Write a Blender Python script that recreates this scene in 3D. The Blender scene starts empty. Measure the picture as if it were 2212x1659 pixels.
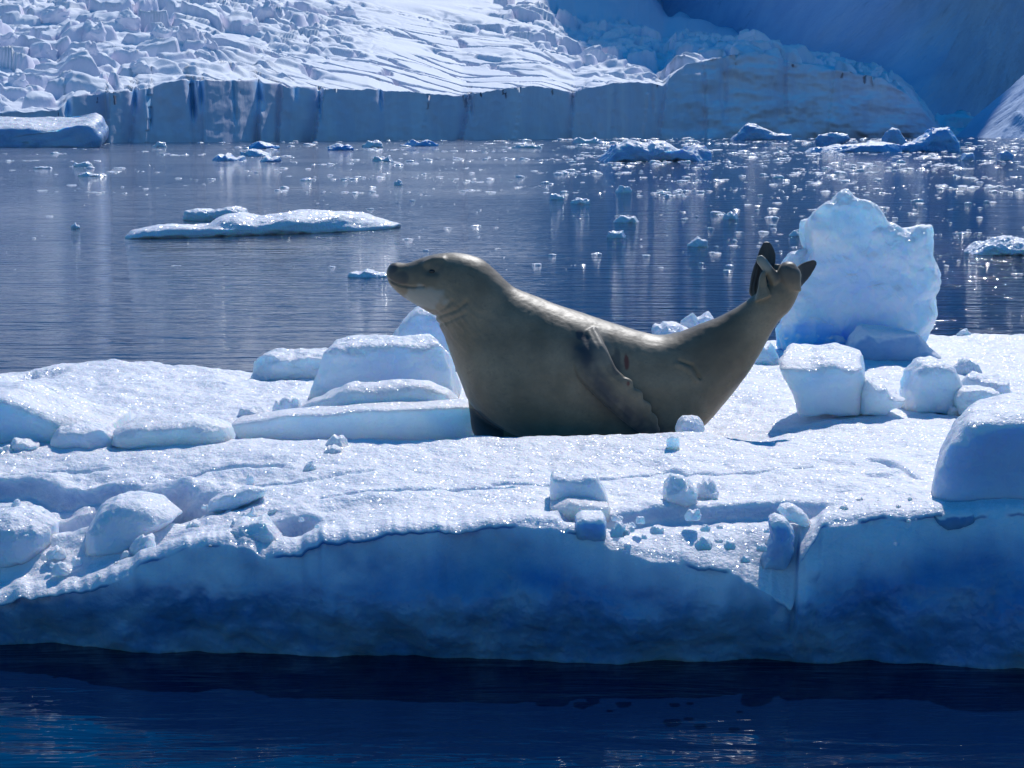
import bpy, math, random
import numpy as np
from mathutils import Vector
from mathutils.bvhtree import BVHTree

# ------------------------------------------------------------------ camera, light, exposure
sc = bpy.context.scene
COL = sc.collection
H = 2.1                       # eye height above the sea, standing in a small boat
K = 0.000266                  # tangent per pixel of the 2212 px wide measuring grid
PITCH = math.atan((829.5 - 284) * K)
cam_d = bpy.data.cameras.new('camera')
cam = bpy.data.objects.new('camera', cam_d); COL.objects.link(cam)
cam_d.sensor_width = 36.0
cam_d.lens = 18.0 / (1106 * K)
cam_d.clip_start = 0.1; cam_d.clip_end = 20000
cam.location = (0, 0, H); cam.rotation_euler = (math.pi / 2 - PITCH, 0, 0)
sc.camera = cam

SUN_EL, SUN_AZ = math.radians(44), math.radians(17)     # azimuth measured from +Y towards +X
world = bpy.data.worlds.new('World'); sc.world = world; world.use_nodes = True
wn = world.node_tree.nodes; wn.clear()
sky = wn.new('ShaderNodeTexSky'); sky.sky_type = 'NISHITA'; sky.sun_disc = False
sky.sun_elevation = SUN_EL; sky.sun_rotation = SUN_AZ
sky.air_density = 1.0; sky.dust_density = 0.0; sky.ozone_density = 6.0
bg = wn.new('ShaderNodeBackground'); bg.inputs['Strength'].default_value = 0.115
wo = wn.new('ShaderNodeOutputWorld')
hsv = wn.new('ShaderNodeHueSaturation'); hsv.inputs['Saturation'].default_value = 1.4
world.node_tree.links.new(sky.outputs[0], hsv.inputs['Color']); world.node_tree.links.new(hsv.outputs[0], bg.inputs[0]); world.node_tree.links.new(bg.outputs[0], wo.inputs[0])
sun_d = bpy.data.lights.new('sun', 'SUN'); sun_d.energy = 3.3; sun_d.angle = math.radians(0.5); sun_d.color = (1.0, 0.98, 0.96)
sun = bpy.data.objects.new('sun', sun_d); COL.objects.link(sun)
sdir = Vector((math.sin(SUN_AZ) * math.cos(SUN_EL), math.cos(SUN_AZ) * math.cos(SUN_EL), math.sin(SUN_EL)))
sun.rotation_euler = (-sdir).to_track_quat('-Z', 'Y').to_euler(); sun.location = (0, 30, 40)
sc.view_settings.view_transform = 'Standard'; sc.view_settings.look = 'None'
sc.view_settings.exposure = 0.0; sc.view_settings.gamma = 1.0; sc.view_settings.use_curve_mapping = False
sc.render.engine = 'CYCLES'
sc.cycles.use_denoising = True
sc.cycles.max_bounces = 8; sc.cycles.diffuse_bounces = 4; sc.cycles.glossy_bounces = 4; sc.cycles.transmission_bounces = 4
sc.cycles.caustics_reflective = False; sc.cycles.caustics_refractive = False

# ------------------------------------------------------------------ measuring helpers
SP, CP = math.sin(PITCH), math.cos(PITCH)
def slope_of(py):
    yi = (829.5 - np.asarray(py, float)) * K
    return (-SP + yi * CP) / (CP + yi * SP)
def P(px, py, Y=None, z=None):
    px = np.asarray(px, float); py = np.asarray(py, float)
    yi = (829.5 - py) * K
    dx, dy, dz = (px - 1106) * K, CP + yi * SP, -SP + yi * CP
    t = (Y / dy) if Y is not None else (z - H) / dz
    return np.stack([dx * t, dy * t, H + dz * t], -1)
def px_of(x, y, z):
    f = y * CP - (z - H) * SP
    u = y * SP + (z - H) * CP
    return 1106 + x / f / K, 829.5 - u / f / K

_rng = np.random.default_rng(7)
_perm = _rng.permutation(256).astype(np.int32); _perm = np.concatenate([_perm, _perm, _perm])
_grad = _rng.normal(size=(256, 3)).astype(np.float32); _grad /= np.linalg.norm(_grad, axis=1, keepdims=True); _grad *= 1.5
def perlin(p, seed=0):
    p = np.asarray(p, np.float64)
    sh = np.array([seed * 17.31, seed * 7.77, seed * 3.19])
    p = p + sh
    i = np.floor(p).astype(np.int64); f = (p - i).astype(np.float32); i = (i & 255).astype(np.int32)
    u = f * f * f * (f * (f * 6 - 15) + 10)
    out = 0
    for a in (0, 1):
        wa = u[:, 0] if a else 1 - u[:, 0]
        ha = _perm[(i[:, 0] + a) & 255]
        for b in (0, 1):
            wb = u[:, 1] if b else 1 - u[:, 1]
            hb = _perm[(ha + i[:, 1] + b) & 255]
            for c in (0, 1):
                wc = u[:, 2] if c else 1 - u[:, 2]
                g = _grad[_perm[(hb + i[:, 2] + c) & 255]]
                d = g[:, 0] * (f[:, 0] - a) + g[:, 1] * (f[:, 1] - b) + g[:, 2] * (f[:, 2] - c)
                out = out + wa * wb * wc * d
    return out.astype(np.float64)
def fbm(p, octv=4, seed=0, gain=0.5):
    r = 0; a = 1.0; p = np.asarray(p, float)
    for o in range(octv):
        r = r + a * perlin(p * 2.0 ** o, seed + o * 5); a *= gain
    return r
def xy3(x, y, sx, sy, s=0.0):
    return np.stack([x * sx, y * sy, np.full_like(x, s)], -1)
def sstep(a, b, x):
    t = np.clip((x - a) / (b - a), 0, 1); return t * t * (3 - 2 * t)
def worley2(x, y, seed=0):
    """nearest and second nearest feature distance, cell hash and offset to the nearest feature"""
    ix, iy = np.floor(x).astype(int), np.floor(y).astype(int)
    f1 = np.full(x.shape, 9.0); f2 = f1.copy(); hid = np.zeros(x.shape, int); ox = np.zeros(x.shape); oy = ox.copy()
    for a in (-1, 0, 1):
        for b in (-1, 0, 1):
            cx, cy = ix + a, iy + b
            h = _perm[(_perm[(cx + seed * 31) & 255] + cy) & 255]
            h2 = _perm[(h + 91) & 255]
            dx, dy = cx + h / 256.0 - x, cy + h2 / 256.0 - y
            d = np.sqrt(dx * dx + dy * dy)
            n1 = d < f1
            f2 = np.where(n1, f1, np.minimum(f2, d)); f1 = np.where(n1, d, f1)
            hid = np.where(n1, _perm[(h + 3 * h2) & 255], hid); ox = np.where(n1, -dx, ox); oy = np.where(n1, -dy, oy)
    return f1, f2, hid, ox, oy

# ------------------------------------------------------------------ object helpers
def tag(o, label=None, cat=None, group=None, kind=None):
    if label: o['label'] = label
    if cat: o['category'] = cat
    if group: o['group'] = group
    if kind: o['kind'] = kind
    return o
def link(name, me, mat=None, parent=None):
    o = bpy.data.objects.new(name, me); COL.objects.link(o)
    if mat and not me.materials: me.materials.append(mat)
    if parent: o.parent = parent
    return o
def mesh_np(name, v, quads=None, tris=None, smooth=True):
    me = bpy.data.meshes.new(name)
    v = np.asarray(v, np.float32)
    nq = 0 if quads is None else len(quads); nt = 0 if tris is None else len(tris)
    me.vertices.add(len(v)); me.vertices.foreach_set('co', v.ravel())
    me.loops.add(nq * 4 + nt * 3); me.polygons.add(nq + nt)
    li = []; ls = []
    if nq: li.append(np.asarray(quads, np.int32).ravel()); ls.append(np.arange(nq) * 4)
    if nt: li.append(np.asarray(tris, np.int32).ravel()); ls.append(nq * 4 + np.arange(nt) * 3)
    me.loops.foreach_set('vertex_index', np.concatenate(li).astype(np.int32))
    me.polygons.foreach_set('loop_start', np.concatenate(ls).astype(np.int32))
    me.polygons.foreach_set('use_smooth', np.full(nq + nt, smooth))
    me.update(calc_edges=True); me.validate()
    return me
def grid_quads(r, c, wrap=False):
    i = np.arange(r - 1)[:, None] * c
    j = np.arange(c if wrap else c - 1)[None, :]
    j2 = (j + 1) % c
    return np.stack([i + j, i + j2, i + c + j2, i + c + j], -1).reshape(-1, 4)
def vattr(me, name, val):
    a = me.attributes.new(name, 'FLOAT', 'POINT'); a.data.foreach_set('value', np.asarray(val, np.float32).ravel())

# ------------------------------------------------------------------ materials
class N:
    """small wrapper round a material's node tree"""
    def __init__(s, name):
        s.m = bpy.data.materials.new(name); s.m.use_nodes = True; s.t = s.m.node_tree; s.t.nodes.clear()
        s.out = s.n('ShaderNodeOutputMaterial'); s.b = s.n('ShaderNodeBsdfPrincipled'); s.l(s.b.outputs[0], s.out.inputs[0])
    def n(s, k, **kw):
        x = s.t.nodes.new(k)
        for a, b in kw.items(): setattr(x, a, b)
        return x
    def l(s, a, b): s.t.links.new(a, b)
    def set(s, inp, v):
        i = s.b.inputs[inp]
        if hasattr(v, 'is_output'): s.l(v, i)
        else: i.default_value = v
    def pos(s):
        return s.n('ShaderNodeNewGeometry').outputs['Position']
    def map(s, vec, scale):
        m = s.n('ShaderNodeMapping'); s.l(vec, m.inputs[0]); m.inputs['Scale'].default_value = scale; return m.outputs[0]
    def noise(s, vec, scale, detail=4, rough=0.5, dist=0.0):
        x = s.n('ShaderNodeTexNoise'); s.l(vec, x.inputs['Vector']); x.inputs['Scale'].default_value = scale
        x.inputs['Detail'].default_value = detail; x.inputs['Roughness'].default_value = rough; x.inputs['Distortion'].default_value = dist
        return x.outputs['Fac']
    def ramp(s, f, a, b, lo=0.0, hi=1.0):
        x = s.n('ShaderNodeMapRange'); x.interpolation_type = 'SMOOTHSTEP'
        s.l(f, x.inputs[0])
        for i, v in zip((1, 2, 3, 4), (a, b, lo, hi)): x.inputs[i].default_value = v
        return x.outputs[0]
    def math(s, op, a, b=0.0):
        x = s.n('ShaderNodeMath', operation=op)
        for i, v in enumerate((a, b)):
            if hasattr(v, 'is_output'): s.l(v, x.inputs[i])
            else: x.inputs[i].default_value = v
        return x.outputs[0]
    def mix(s, f, a, b):
        x = s.n('ShaderNodeMix', data_type='RGBA')
        for i, v in ((0, f), (6, a), (7, b)):
            if hasattr(v, 'is_output'): s.l(v, x.inputs[i])
            else: x.inputs[i].default_value = v if i == 0 else tuple(v) + (1,)
        return x.outputs[2]
    def mixf(s, f, a, b):
        x = s.n('ShaderNodeMix', data_type='FLOAT')
        for i, v in ((0, f), (2, a), (3, b)):
            if hasattr(v, 'is_output'): s.l(v, x.inputs[i])
            else: x.inputs[i].default_value = v
        return x.outputs[0]
    def attr(s, name):
        a = s.n('ShaderNodeAttribute', attribute_name=name); return a.outputs['Fac']
    def bump(s, h, strength, dist, nrm=None):
        x = s.n('ShaderNodeBump'); s.l(h, x.inputs['Height']);
        if hasattr(strength, 'is_output'): s.l(strength, x.inputs['Strength'])
        else: x.inputs['Strength'].default_value = strength
        x.inputs['Distance'].default_value = dist
        if nrm: s.l(nrm, x.inputs['Normal'])
        return x.outputs[0]
    def glint(s, vec, scale, k):
        """every crystal cell gets its own tilt, so single crystals catch the sun"""
        v = s.n('ShaderNodeTexVoronoi'); s.l(vec, v.inputs['Vector']); v.inputs['Scale'].default_value = scale
        a = s.n('ShaderNodeVectorMath', operation='SUBTRACT'); s.l(v.outputs['Color'], a.inputs[0]); a.inputs[1].default_value = (.5, .5, .5)
        b = s.n('ShaderNodeVectorMath', operation='SCALE'); s.l(a.outputs[0], b.inputs[0]); b.inputs['Scale'].default_value = k
        g = s.n('ShaderNodeNewGeometry')
        c = s.n('ShaderNodeVectorMath', operation='ADD'); s.l(b.outputs[0], c.inputs[0]); s.l(g.outputs['Normal'], c.inputs[1])
        d = s.n('ShaderNodeVectorMath', operation='NORMALIZE'); s.l(c.outputs[0], d.inputs[0])
        return d.outputs[0]

SNOW = (0.87, 0.87, 0.895)
def ice_material(name, ice_a, ice_b, snow=SNOW, sss=0.12, lo=0.25, hi=0.65, face_attr=None, blue_attr=None, scale=1.0, glint_scale=190, coat=0.45):
    m = N(name); p = m.pos()
    g = m.n('ShaderNodeNewGeometry'); sep = m.n('ShaderNodeSeparateXYZ'); m.l(g.outputs['Normal'], sep.inputs[0])
    n1 = m.noise(p, 3.0 * scale, 5, 0.55)
    up = m.math('ADD', sep.outputs['Z'], m.math('MULTIPLY', m.math('SUBTRACT', n1, 0.5), 0.7))
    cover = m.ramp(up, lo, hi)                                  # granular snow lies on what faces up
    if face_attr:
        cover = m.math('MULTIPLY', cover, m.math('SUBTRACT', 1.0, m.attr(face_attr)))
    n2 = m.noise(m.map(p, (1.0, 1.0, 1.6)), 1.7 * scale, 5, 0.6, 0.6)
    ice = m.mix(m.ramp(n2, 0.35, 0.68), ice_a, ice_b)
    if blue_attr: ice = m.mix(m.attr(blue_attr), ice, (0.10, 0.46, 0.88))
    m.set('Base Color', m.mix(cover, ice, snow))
    m.set('Roughness', m.mixf(cover, 0.3, 0.55))
    m.set('Subsurface Weight', m.mixf(cover, 0.95, 0.35))
    m.set('Subsurface Radius', (0.3, 0.65, 1.0)); m.set('Subsurface Scale', sss)
    m.set('Specular IOR Level', 0.35)
    f1 = m.noise(p, 45 * scale, 4, 0.6); f2 = m.noise(p, 9 * scale, 4, 0.6)
    b = m.bump(f2, 0.35, 0.05 / scale)
    b = m.bump(f1, m.mixf(cover, 0.3, 0.75), 0.014 / scale, b)
    m.set('Normal', b)
    if coat:
        m.set('Coat Weight', m.mixf(cover, 0.08, m.ramp(m.noise(p, 4.0 * scale, 3, 0.6), 0.35, 0.7, coat * 0.25, coat))); m.set('Coat Roughness', 0.18)
        m.l(m.glint(p, glint_scale, 1.15), m.b.inputs['Coat Normal'])
    return m.m
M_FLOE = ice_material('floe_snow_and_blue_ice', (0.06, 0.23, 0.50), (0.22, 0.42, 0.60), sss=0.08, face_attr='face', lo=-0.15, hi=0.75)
M_BLOCK = ice_material('block_ice', (0.66, 0.77, 0.90), (0.80, 0.86, 0.93), sss=0.28)
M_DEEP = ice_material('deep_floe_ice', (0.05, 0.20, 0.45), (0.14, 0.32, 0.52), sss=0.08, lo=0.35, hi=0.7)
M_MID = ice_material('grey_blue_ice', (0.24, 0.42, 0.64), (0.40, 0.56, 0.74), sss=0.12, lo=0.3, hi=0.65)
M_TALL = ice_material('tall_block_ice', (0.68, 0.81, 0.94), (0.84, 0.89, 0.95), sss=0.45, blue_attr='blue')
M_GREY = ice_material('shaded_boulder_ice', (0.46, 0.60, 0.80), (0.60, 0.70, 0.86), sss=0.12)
M_SNOW = ice_material('packed_snow', (0.66, 0.75, 0.87), (0.76, 0.82, 0.90), sss=0.10, lo=0.0, hi=0.5)
M_CLEAR = ice_material('clear_blue_ice', (0.12, 0.42, 0.80), (0.25, 0.52, 0.82), sss=0.3, lo=0.5, hi=0.9)
M_BERG = ice_material('iceberg_ice', (0.30, 0.46, 0.72), (0.50, 0.63, 0.82), sss=0.25, scale=0.12, glint_scale=6, coat=0.3, lo=0.45, hi=0.8)
M_BERGBLUE = ice_material('blue_iceberg_ice', (0.14, 0.40, 0.76), (0.34, 0.58, 0.84), sss=0.25, scale=0.12, glint_scale=6, coat=0.3, lo=0.6, hi=0.95)
M_BRASH = ice_material('wet_brash_ice', (0.74, 0.80, 0.87), (0.82, 0.87, 0.91), sss=0.02, scale=0.6, glint_scale=26, coat=0.9)
M_DRIFT = ice_material('drifting_brash_ice', (0.70, 0.78, 0.86), (0.80, 0.86, 0.90), sss=0.03, scale=0.3, glint_scale=7, coat=1.0, lo=0.1, hi=0.4)

def glacier_material():
    m = N('glacier_ice'); p = m.pos()
    g = m.n('ShaderNodeNewGeometry'); sep = m.n('ShaderNodeSeparateXYZ'); m.l(g.outputs['Normal'], sep.inputs[0])
    n1 = m.noise(p, 0.25, 5, 0.6)
    cover = m.ramp(m.math('ADD', sep.outputs['Z'], m.math('MULTIPLY', m.math('SUBTRACT', n1, 0.5), 0.35)), 0.4, 0.75)
    n2 = m.noise(m.map(p, (1, 1, 0.25)), 0.10, 6, 0.65, 0.8)
    ice = m.mix(m.ramp(n2, 0.35, 0.7), (0.76, 0.73, 0.84), (0.88, 0.85, 0.91))
    ice = m.mix(m.attr('blue'), ice, (0.45, 0.75, 0.98))
    m.set('Base Color', m.mix(cover, ice, (0.84, 0.87, 0.92)))
    m.set('Roughness', 0.7); m.set('Specular IOR Level', 0.2)
    f = m.noise(m.map(p, (1, 1, 0.4)), 0.6, 6, 0.65)
    m.set('Normal', m.bump(f, 0.35, 0.5))
    return m.m
M_GLACIER = glacier_material()
def mountain_material():
    m = N('mountain_snow'); p = m.pos()
    r = m.n('ShaderNodeMapping'); m.l(p, r.inputs[0]); r.inputs['Rotation'].default_value = (0, math.radians(-48), 0); p = r.outputs[0]   # gullies run down to the left
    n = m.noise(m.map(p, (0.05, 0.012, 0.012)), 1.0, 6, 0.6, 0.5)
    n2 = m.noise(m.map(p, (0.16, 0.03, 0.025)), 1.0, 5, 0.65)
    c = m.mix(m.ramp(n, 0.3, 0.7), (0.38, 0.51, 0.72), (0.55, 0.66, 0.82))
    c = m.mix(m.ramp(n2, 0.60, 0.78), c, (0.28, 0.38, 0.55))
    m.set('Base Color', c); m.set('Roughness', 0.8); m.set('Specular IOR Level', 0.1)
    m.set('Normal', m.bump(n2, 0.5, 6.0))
    return m.m
M_MOUNT = mountain_material()
def water_material():
    m = N('sea_water'); p = m.pos()
    m.set('Base Color', (0.001, 0.010, 0.045, 1)); m.set('Roughness', 0.045); m.set('IOR', 1.333)
    big = m.noise(m.map(p, (0.35, 0.8, 1)), 1.0, 3, 0.5)
    mid = m.noise(m.map(p, (0.9, 4.0, 1)), 1.0, 4, 0.55, 0.3)
    fine = m.noise(m.map(p, (9.0, 16.0, 1)), 1.0, 3, 0.5)
    patch = m.ramp(m.noise(m.map(p, (0.05, 0.035, 1)), 1.0, 3, 0.5), 0.35, 0.65, 0.35, 1.0)
    h = m.math('ADD', m.math('MULTIPLY', big, 0.08), m.math('MULTIPLY', m.math('MULTIPLY', mid, patch), 0.085))
    h = m.math('ADD', h, m.math('MULTIPLY', m.math('MULTIPLY', fine, patch), 0.004))
    sp = m.n('ShaderNodeSeparateXYZ'); m.l(p, sp.inputs[0])
    h = m.math('MULTIPLY', h, m.ramp(sp.outputs['Y'], 7.0, 13.0, 0.6, 1.0))      # calm in the lee of the floe
    m.set('Normal', m.bump(h, 1.0, 1.0))
    return m.m
M_WATER = water_material()

# ------------------------------------------------------------------ sea
def sea():
    ys = [-60, 0, 20, 60, 200, 600, 1800]; xs = [-1500, -400, -100, -20, 20, 100, 400, 1500]
    v = [(x, y, 0.0) for y in ys for x in xs]
    me = mesh_np('water', v, grid_quads(len(ys), len(xs)), smooth=False)
    return tag(link('water', me, M_WATER), kind='structure')
sea()

# ------------------------------------------------------------------ glacier
def interp(px, tab):
    t = np.array(tab, float); return np.interp(px, t[:, 0], t[:, 1])
BASE_Y = [(-900, 311), (0, 310), (220, 308.5), (420, 307), (600, 305), (800, 303.5), (1000, 302), (1240, 300.5), (1420, 299.4), (1560, 298.5), (1700, 298), (1900, 297), (2150, 296)]
TOP_Y = [(-900, 230), (0, 246), (130, 236), (160, 207), (300, 195), (370, 178), (400, 172), (520, 173), (600, 182), (640, 190), (700, 194), (800, 192), (950, 204), (1000, 207),
         (1100, 190), (1170, 186), (1240, 198), (1330, 180), (1400, 178), (1430, 185), (1452, 160), (1480, 138), (1600, 113), (1650, 112), (1700, 130), (1800, 150), (1900, 165), (1960, 205), (2030, 280), (2150, 294)]
FACETS = [-900, -500, -200, 0, 150, 235, 300, 330, 415, 440, 520, 565, 610, 700, 822, 930, 1018, 1130, 1240, 1330, 1400, 1440, 1520, 1600, 1690, 1800, 1900, 2000, 2150]
def glacier():
    px = np.unique(np.concatenate([np.linspace(-900, -60, 60), np.linspace(-60, 2060, 760), np.linspace(2060, 2150, 20)]))
    nc = len(px); a = (px - 1106) * K / 1.0104
    yc = -H / slope_of(interp(px, BASE_Y))
    rng = random.Random(11)
    fac = [(rng.uniform(1.0, 3.0) * rng.choice([-1, 1, 1]), rng.uniform(-1.2, 1.2), rng.uniform(-26, 10)) for _ in FACETS]
    def facet(t):                                   # facets of the calving front: each leans its own way
        off = np.zeros(nc)
        bd = [F + fac[i][2] * (1 - t) for i, F in enumerate(FACETS)]
        for i in range(len(FACETS) - 1):
            m = (px >= bd[i]) & (px < bd[i + 1])
            off[m] = 1.7 * (fac[i][1] + fac[i][0] * ((px[m] - bd[i]) / (bd[i + 1] - bd[i]) - .5))
        return np.convolve(np.pad(off, 1, mode='edge'), np.array([1, 2, 1]) / 4.0, 'valid')
    ncl, nup, nex = 54, 500, 34
    zts = np.maximum(H + slope_of(interp(px, TOP_Y)) * yc, 0.15)
    topy = interp(px, TOP_Y) + 3.0 * fbm(np.stack([px / 28.0, px * 0, px * 0], -1), 3, 3) 
    zt = np.maximum(H + slope_of(topy) * yc, 0.15)
    rows_v = []; blue = []
    t = np.linspace(0, 1, ncl)
    notch = [(147, 7, 7, .5), (293, 8, 8, .5), (322, 5, 5, .25), (415, 9, 9, .3), (436, 7, 7, .45), (562, 11, 8, .45), (640, 7, 4, .7), (822, 5, 6, .55), (1016, 4, 5, .4), (505, 4, 3, .2), (690, 4, 4, .3), (1235, 5, 4, .5), (1405, 6, 5, .3), (1560, 9, 6, .2), (1690, 8, 5, .2)]
    for k in range(ncl):
        z = -1.0 + (zt + 1.0) * t[k]
        x = a * yc
        f = .8 * fbm(np.stack([x / 5.0, z / 22.0, x * 0], -1), 4, 21) + 0.3 * fbm(np.stack([x / 2.2, z / 2.6, x * 0 + 4], -1), 3, 22)
        rough = sstep(1380, 1560, px)
        f = f + rough * (4.0 * fbm(np.stack([x / 16.0, z / 6.0, x * 0 + 9], -1), 4, 27) + 7.0 * t[k] ** 1.3)
        yy = yc + facet(t[k]) + f + .3 * t[k]
        bl = np.zeros(nc)
        for c, w, d, lowt in notch:
            cc = c + 6 * (1 - t[k])
            e = np.exp(-((px - cc) / (w * (0.35 + 0.65 * t[k]))) ** 2) * sstep(lowt, min(1, lowt + .35), t[k])
            yy = yy + .6 * d * e
            if c < 900: bl = np.maximum(bl, e)  # light shining through the notches, painted in as pale blue
        rows_v.append(np.stack([a * yy, yy, z], -1)); blue.append(np.clip(bl * 1.2, 0, 1))
    y0 = rows_v[-1][:, 1]; ysm = yc + .3 + 7 * sstep(1380, 1560, px)
    sl = np.interp(px, [-900, 0, 500, 1000, 1200, 1400, 1650, 1800, 2150], [.15, .15, .15, .15, .125, .10, .055, .05, .05])
    s_in = np.concatenate([0.30 * np.arange(1, nup + 1) + 0.00066 * np.arange(1, nup + 1) ** 2])     # ~316 m behind the front
    for k in range(nup):
        s = s_in[k]; yy = ysm + s + (y0 - ysm) * math.exp(-s / 25); x = a * yy
        z = zts + (zt - zts) * math.exp(-s / 8) + sl * (yy - ysm)
        z = z + 2.2 * fbm(xy3(x, yy, 1 / 60., 1 / 45.), 3, 31) * sstep(0, 40, s)
        # how broken the ice is: the serac field on the left and the one on the right
        ed = 640 - 1.0 * s + 90 * perlin(xy3(x, yy, .02, .02), 5) * 2
        wl = sstep(ed + 120, ed - 160, px + 1.6 * s - 0.0 * px) * 1.0
        wl = sstep(250, -150, px - 520 + 0.0 * s - 1.3 * np.minimum(s, 160) + 160 * perlin(xy3(x, yy, .02, .02), 5))
        wr = sstep(-130, 160, px - 1230 + 1.0 * np.minimum(s, 170) + 200 * perlin(xy3(x, yy, .022, .022), 8))
        w = np.clip(np.maximum(wl, wr), 0, 1) * sstep(-2, 14, s)
        wx = x + 3.5 * perlin(xy3(x, yy, .09, .09), 61); wy = yy + 3.5 * perlin(xy3(x, yy, .09, .09), 62)
        f1, f2, hid, ox, oy = worley2(wx / 10.0, wy / 9.0, 3)
        big = (hid / 255.0) ** 1.6 * 5.0 - 1.2 + ox * ((hid * 7 % 255) / 255. - .5) * 4.0 - oy * (hid * 13 % 255) / 255. * 1.6
        g1, g2, hid2, ox2, oy2 = worley2(wx / 5.0 + 9, wy / 6.0, 5)
        small = ((hid2 / 255.0) ** 2 * 2.4 - .6 + ox2 * ((hid2 * 5 % 255) / 255. - .5) * 2.0) * sstep(0, .28, g2 - g1)
        sel = sstep(-.2, .25, perlin(xy3(x, yy, .03, .03), 77))
        ht = big * (.35 + .65 * sel) + small * (1.0 - .5 * sel)
        ed = sstep(0.0, .24, f2 - f1); ht = (ht * 1.25 + .5 * perlin(xy3(x, yy, .35, .35), 79)) * ed - 1.3 * (1 - ed)
        ht = ht * (.6 + .7 * np.clip(perlin(xy3(x, yy, .02, .02), 78) + .5, 0, 1))
        z = z + w * ht
        # long open crevasses across the smooth middle
        qx = x + 9 * perlin(xy3(x, yy, .03, .05), 41) + 1.5 * perlin(xy3(x, yy, .25, .3), 42); qy = yy + 7 * perlin(xy3(x, yy, .03, .05), 43) + 1.2 * perlin(xy3(x, yy, .25, .3), 44)
        c1, c2, h3, _, _ = worley2((qx + .55 * qy) / 26.0, (qy - .12 * qx) / 15.0, 9)
        e = c2 - c1
        open_ = sstep(-.25, .25, perlin(xy3(x, yy, .03, .035), 51) + .38 - 0.0030 * s)
        z = z - (1 - w) * 3.4 * open_ * (1 - sstep(0.04, .13, e))
        z = z + (1 - w) * 0.6 * (h3 / 255. - .5) * open_ * sstep(.03, .2, e)
        rows_v.append(np.stack([x, yy, z], -1)); blue.append(np.zeros(nc))
    y1 = rows_v[-1][:, 1]; z1 = zt + sl * s_in[-1]
    for k in range(1, nex + 1):                      # the upper icefield, above the picture but mirrored in the sea
        s = 24.0 * k; yy = y1 + s; x = a * yy
        sl2 = np.interp(px, [-900, 700, 1150, 1300, 1450, 1650, 2150], [.42, .40, .36, .25, .10, .05, .05])
        z = z1 + sl2 * s + 9 * fbm(xy3(x, yy, 1 / 70., 1 / 60.), 4, 33) * min(1, k / 6)
        rows_v.append(np.stack([x, yy, z], -1)); blue.append(np.zeros(nc))
    v = np.concatenate(rows_v); q = grid_quads(len(rows_v), nc)
    me = mesh_np('glacier', v, q)
    vattr(me, 'blue', np.concatenate(blue))
    return tag(link('glacier', me, M_GLACIER), kind='structure')
glacier()

GLACIER = bpy.data.objects['glacier']

# ------------------------------------------------------------------ shaded mountain and the sunlit spur at the right
def mountain():
    px = np.linspace(1130, 3300, 300); nc = len(px); a = (px - 1106) * K / 1.0104
    yb = np.interp(px, [1130, 1300, 1500, 1700, 2000, 2120, 2300, 3300], [1400, 1270, 1030, 790, 700, 760, 980, 980])
    yb = np.convolve(np.pad(yb, 20, mode='edge'), np.hanning(41) / np.hanning(41).sum(), 'valid')
    hh = np.interp(px, [1130, 1200, 1350, 1650, 1800, 2050, 2150, 3300], [300, 430, 520, 540, 580, 580, 690, 700])
    rows = []; nr = 170
    for k in range(nr):
        t = k / (nr - 1)
        run = hh / math.tan(math.radians(58)) * t
        z = -3 + hh * t
        x = a * (yb + run)
        gul = fbm(np.stack([(x - .9 * z) / 60., (z + .5 * x) / 170., x * 0], -1), 6, 91)
        yy = yb + run + gul * 22 * sstep(0, .1, t)
        rows.append(np.stack([a * yy, yy, z + 2 * gul], -1))
    for s in (40, 300):
        rows.append(np.stack([a * (rows[nr - 1][:, 1] + s), rows[nr - 1][:, 1] + s, hh - 0.3 * s], -1))
    me = mesh_np('mountain', np.concatenate(rows), grid_quads(len(rows), nc))
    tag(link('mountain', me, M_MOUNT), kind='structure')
    # spur
    x0 = P(2108, 291, z=0.0)[0] * 600 / P(2108, 291, z=0.0)[1]
    xs = np.linspace(x0 - 6, x0 + 160, 160); ys = np.linspace(555, 650, 90)
    X, Y = np.meshgrid(xs, ys)
    z = np.minimum(.92 * (X - x0 - .10 * (Y - 600)), .62 * (Y - 565) + 1.0)
    f = fbm(xy3((X + .5 * Y).ravel(), Y.ravel(), .09, .05), 5, 95).reshape(X.shape)
    z = z + 1.8 * f * sstep(0, 6, z) - 0.3
    me = mesh_np('hill', np.stack([X, Y, z], -1).reshape(-1, 3), grid_quads(90, 160))
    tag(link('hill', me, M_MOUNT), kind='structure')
mountain()

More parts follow.
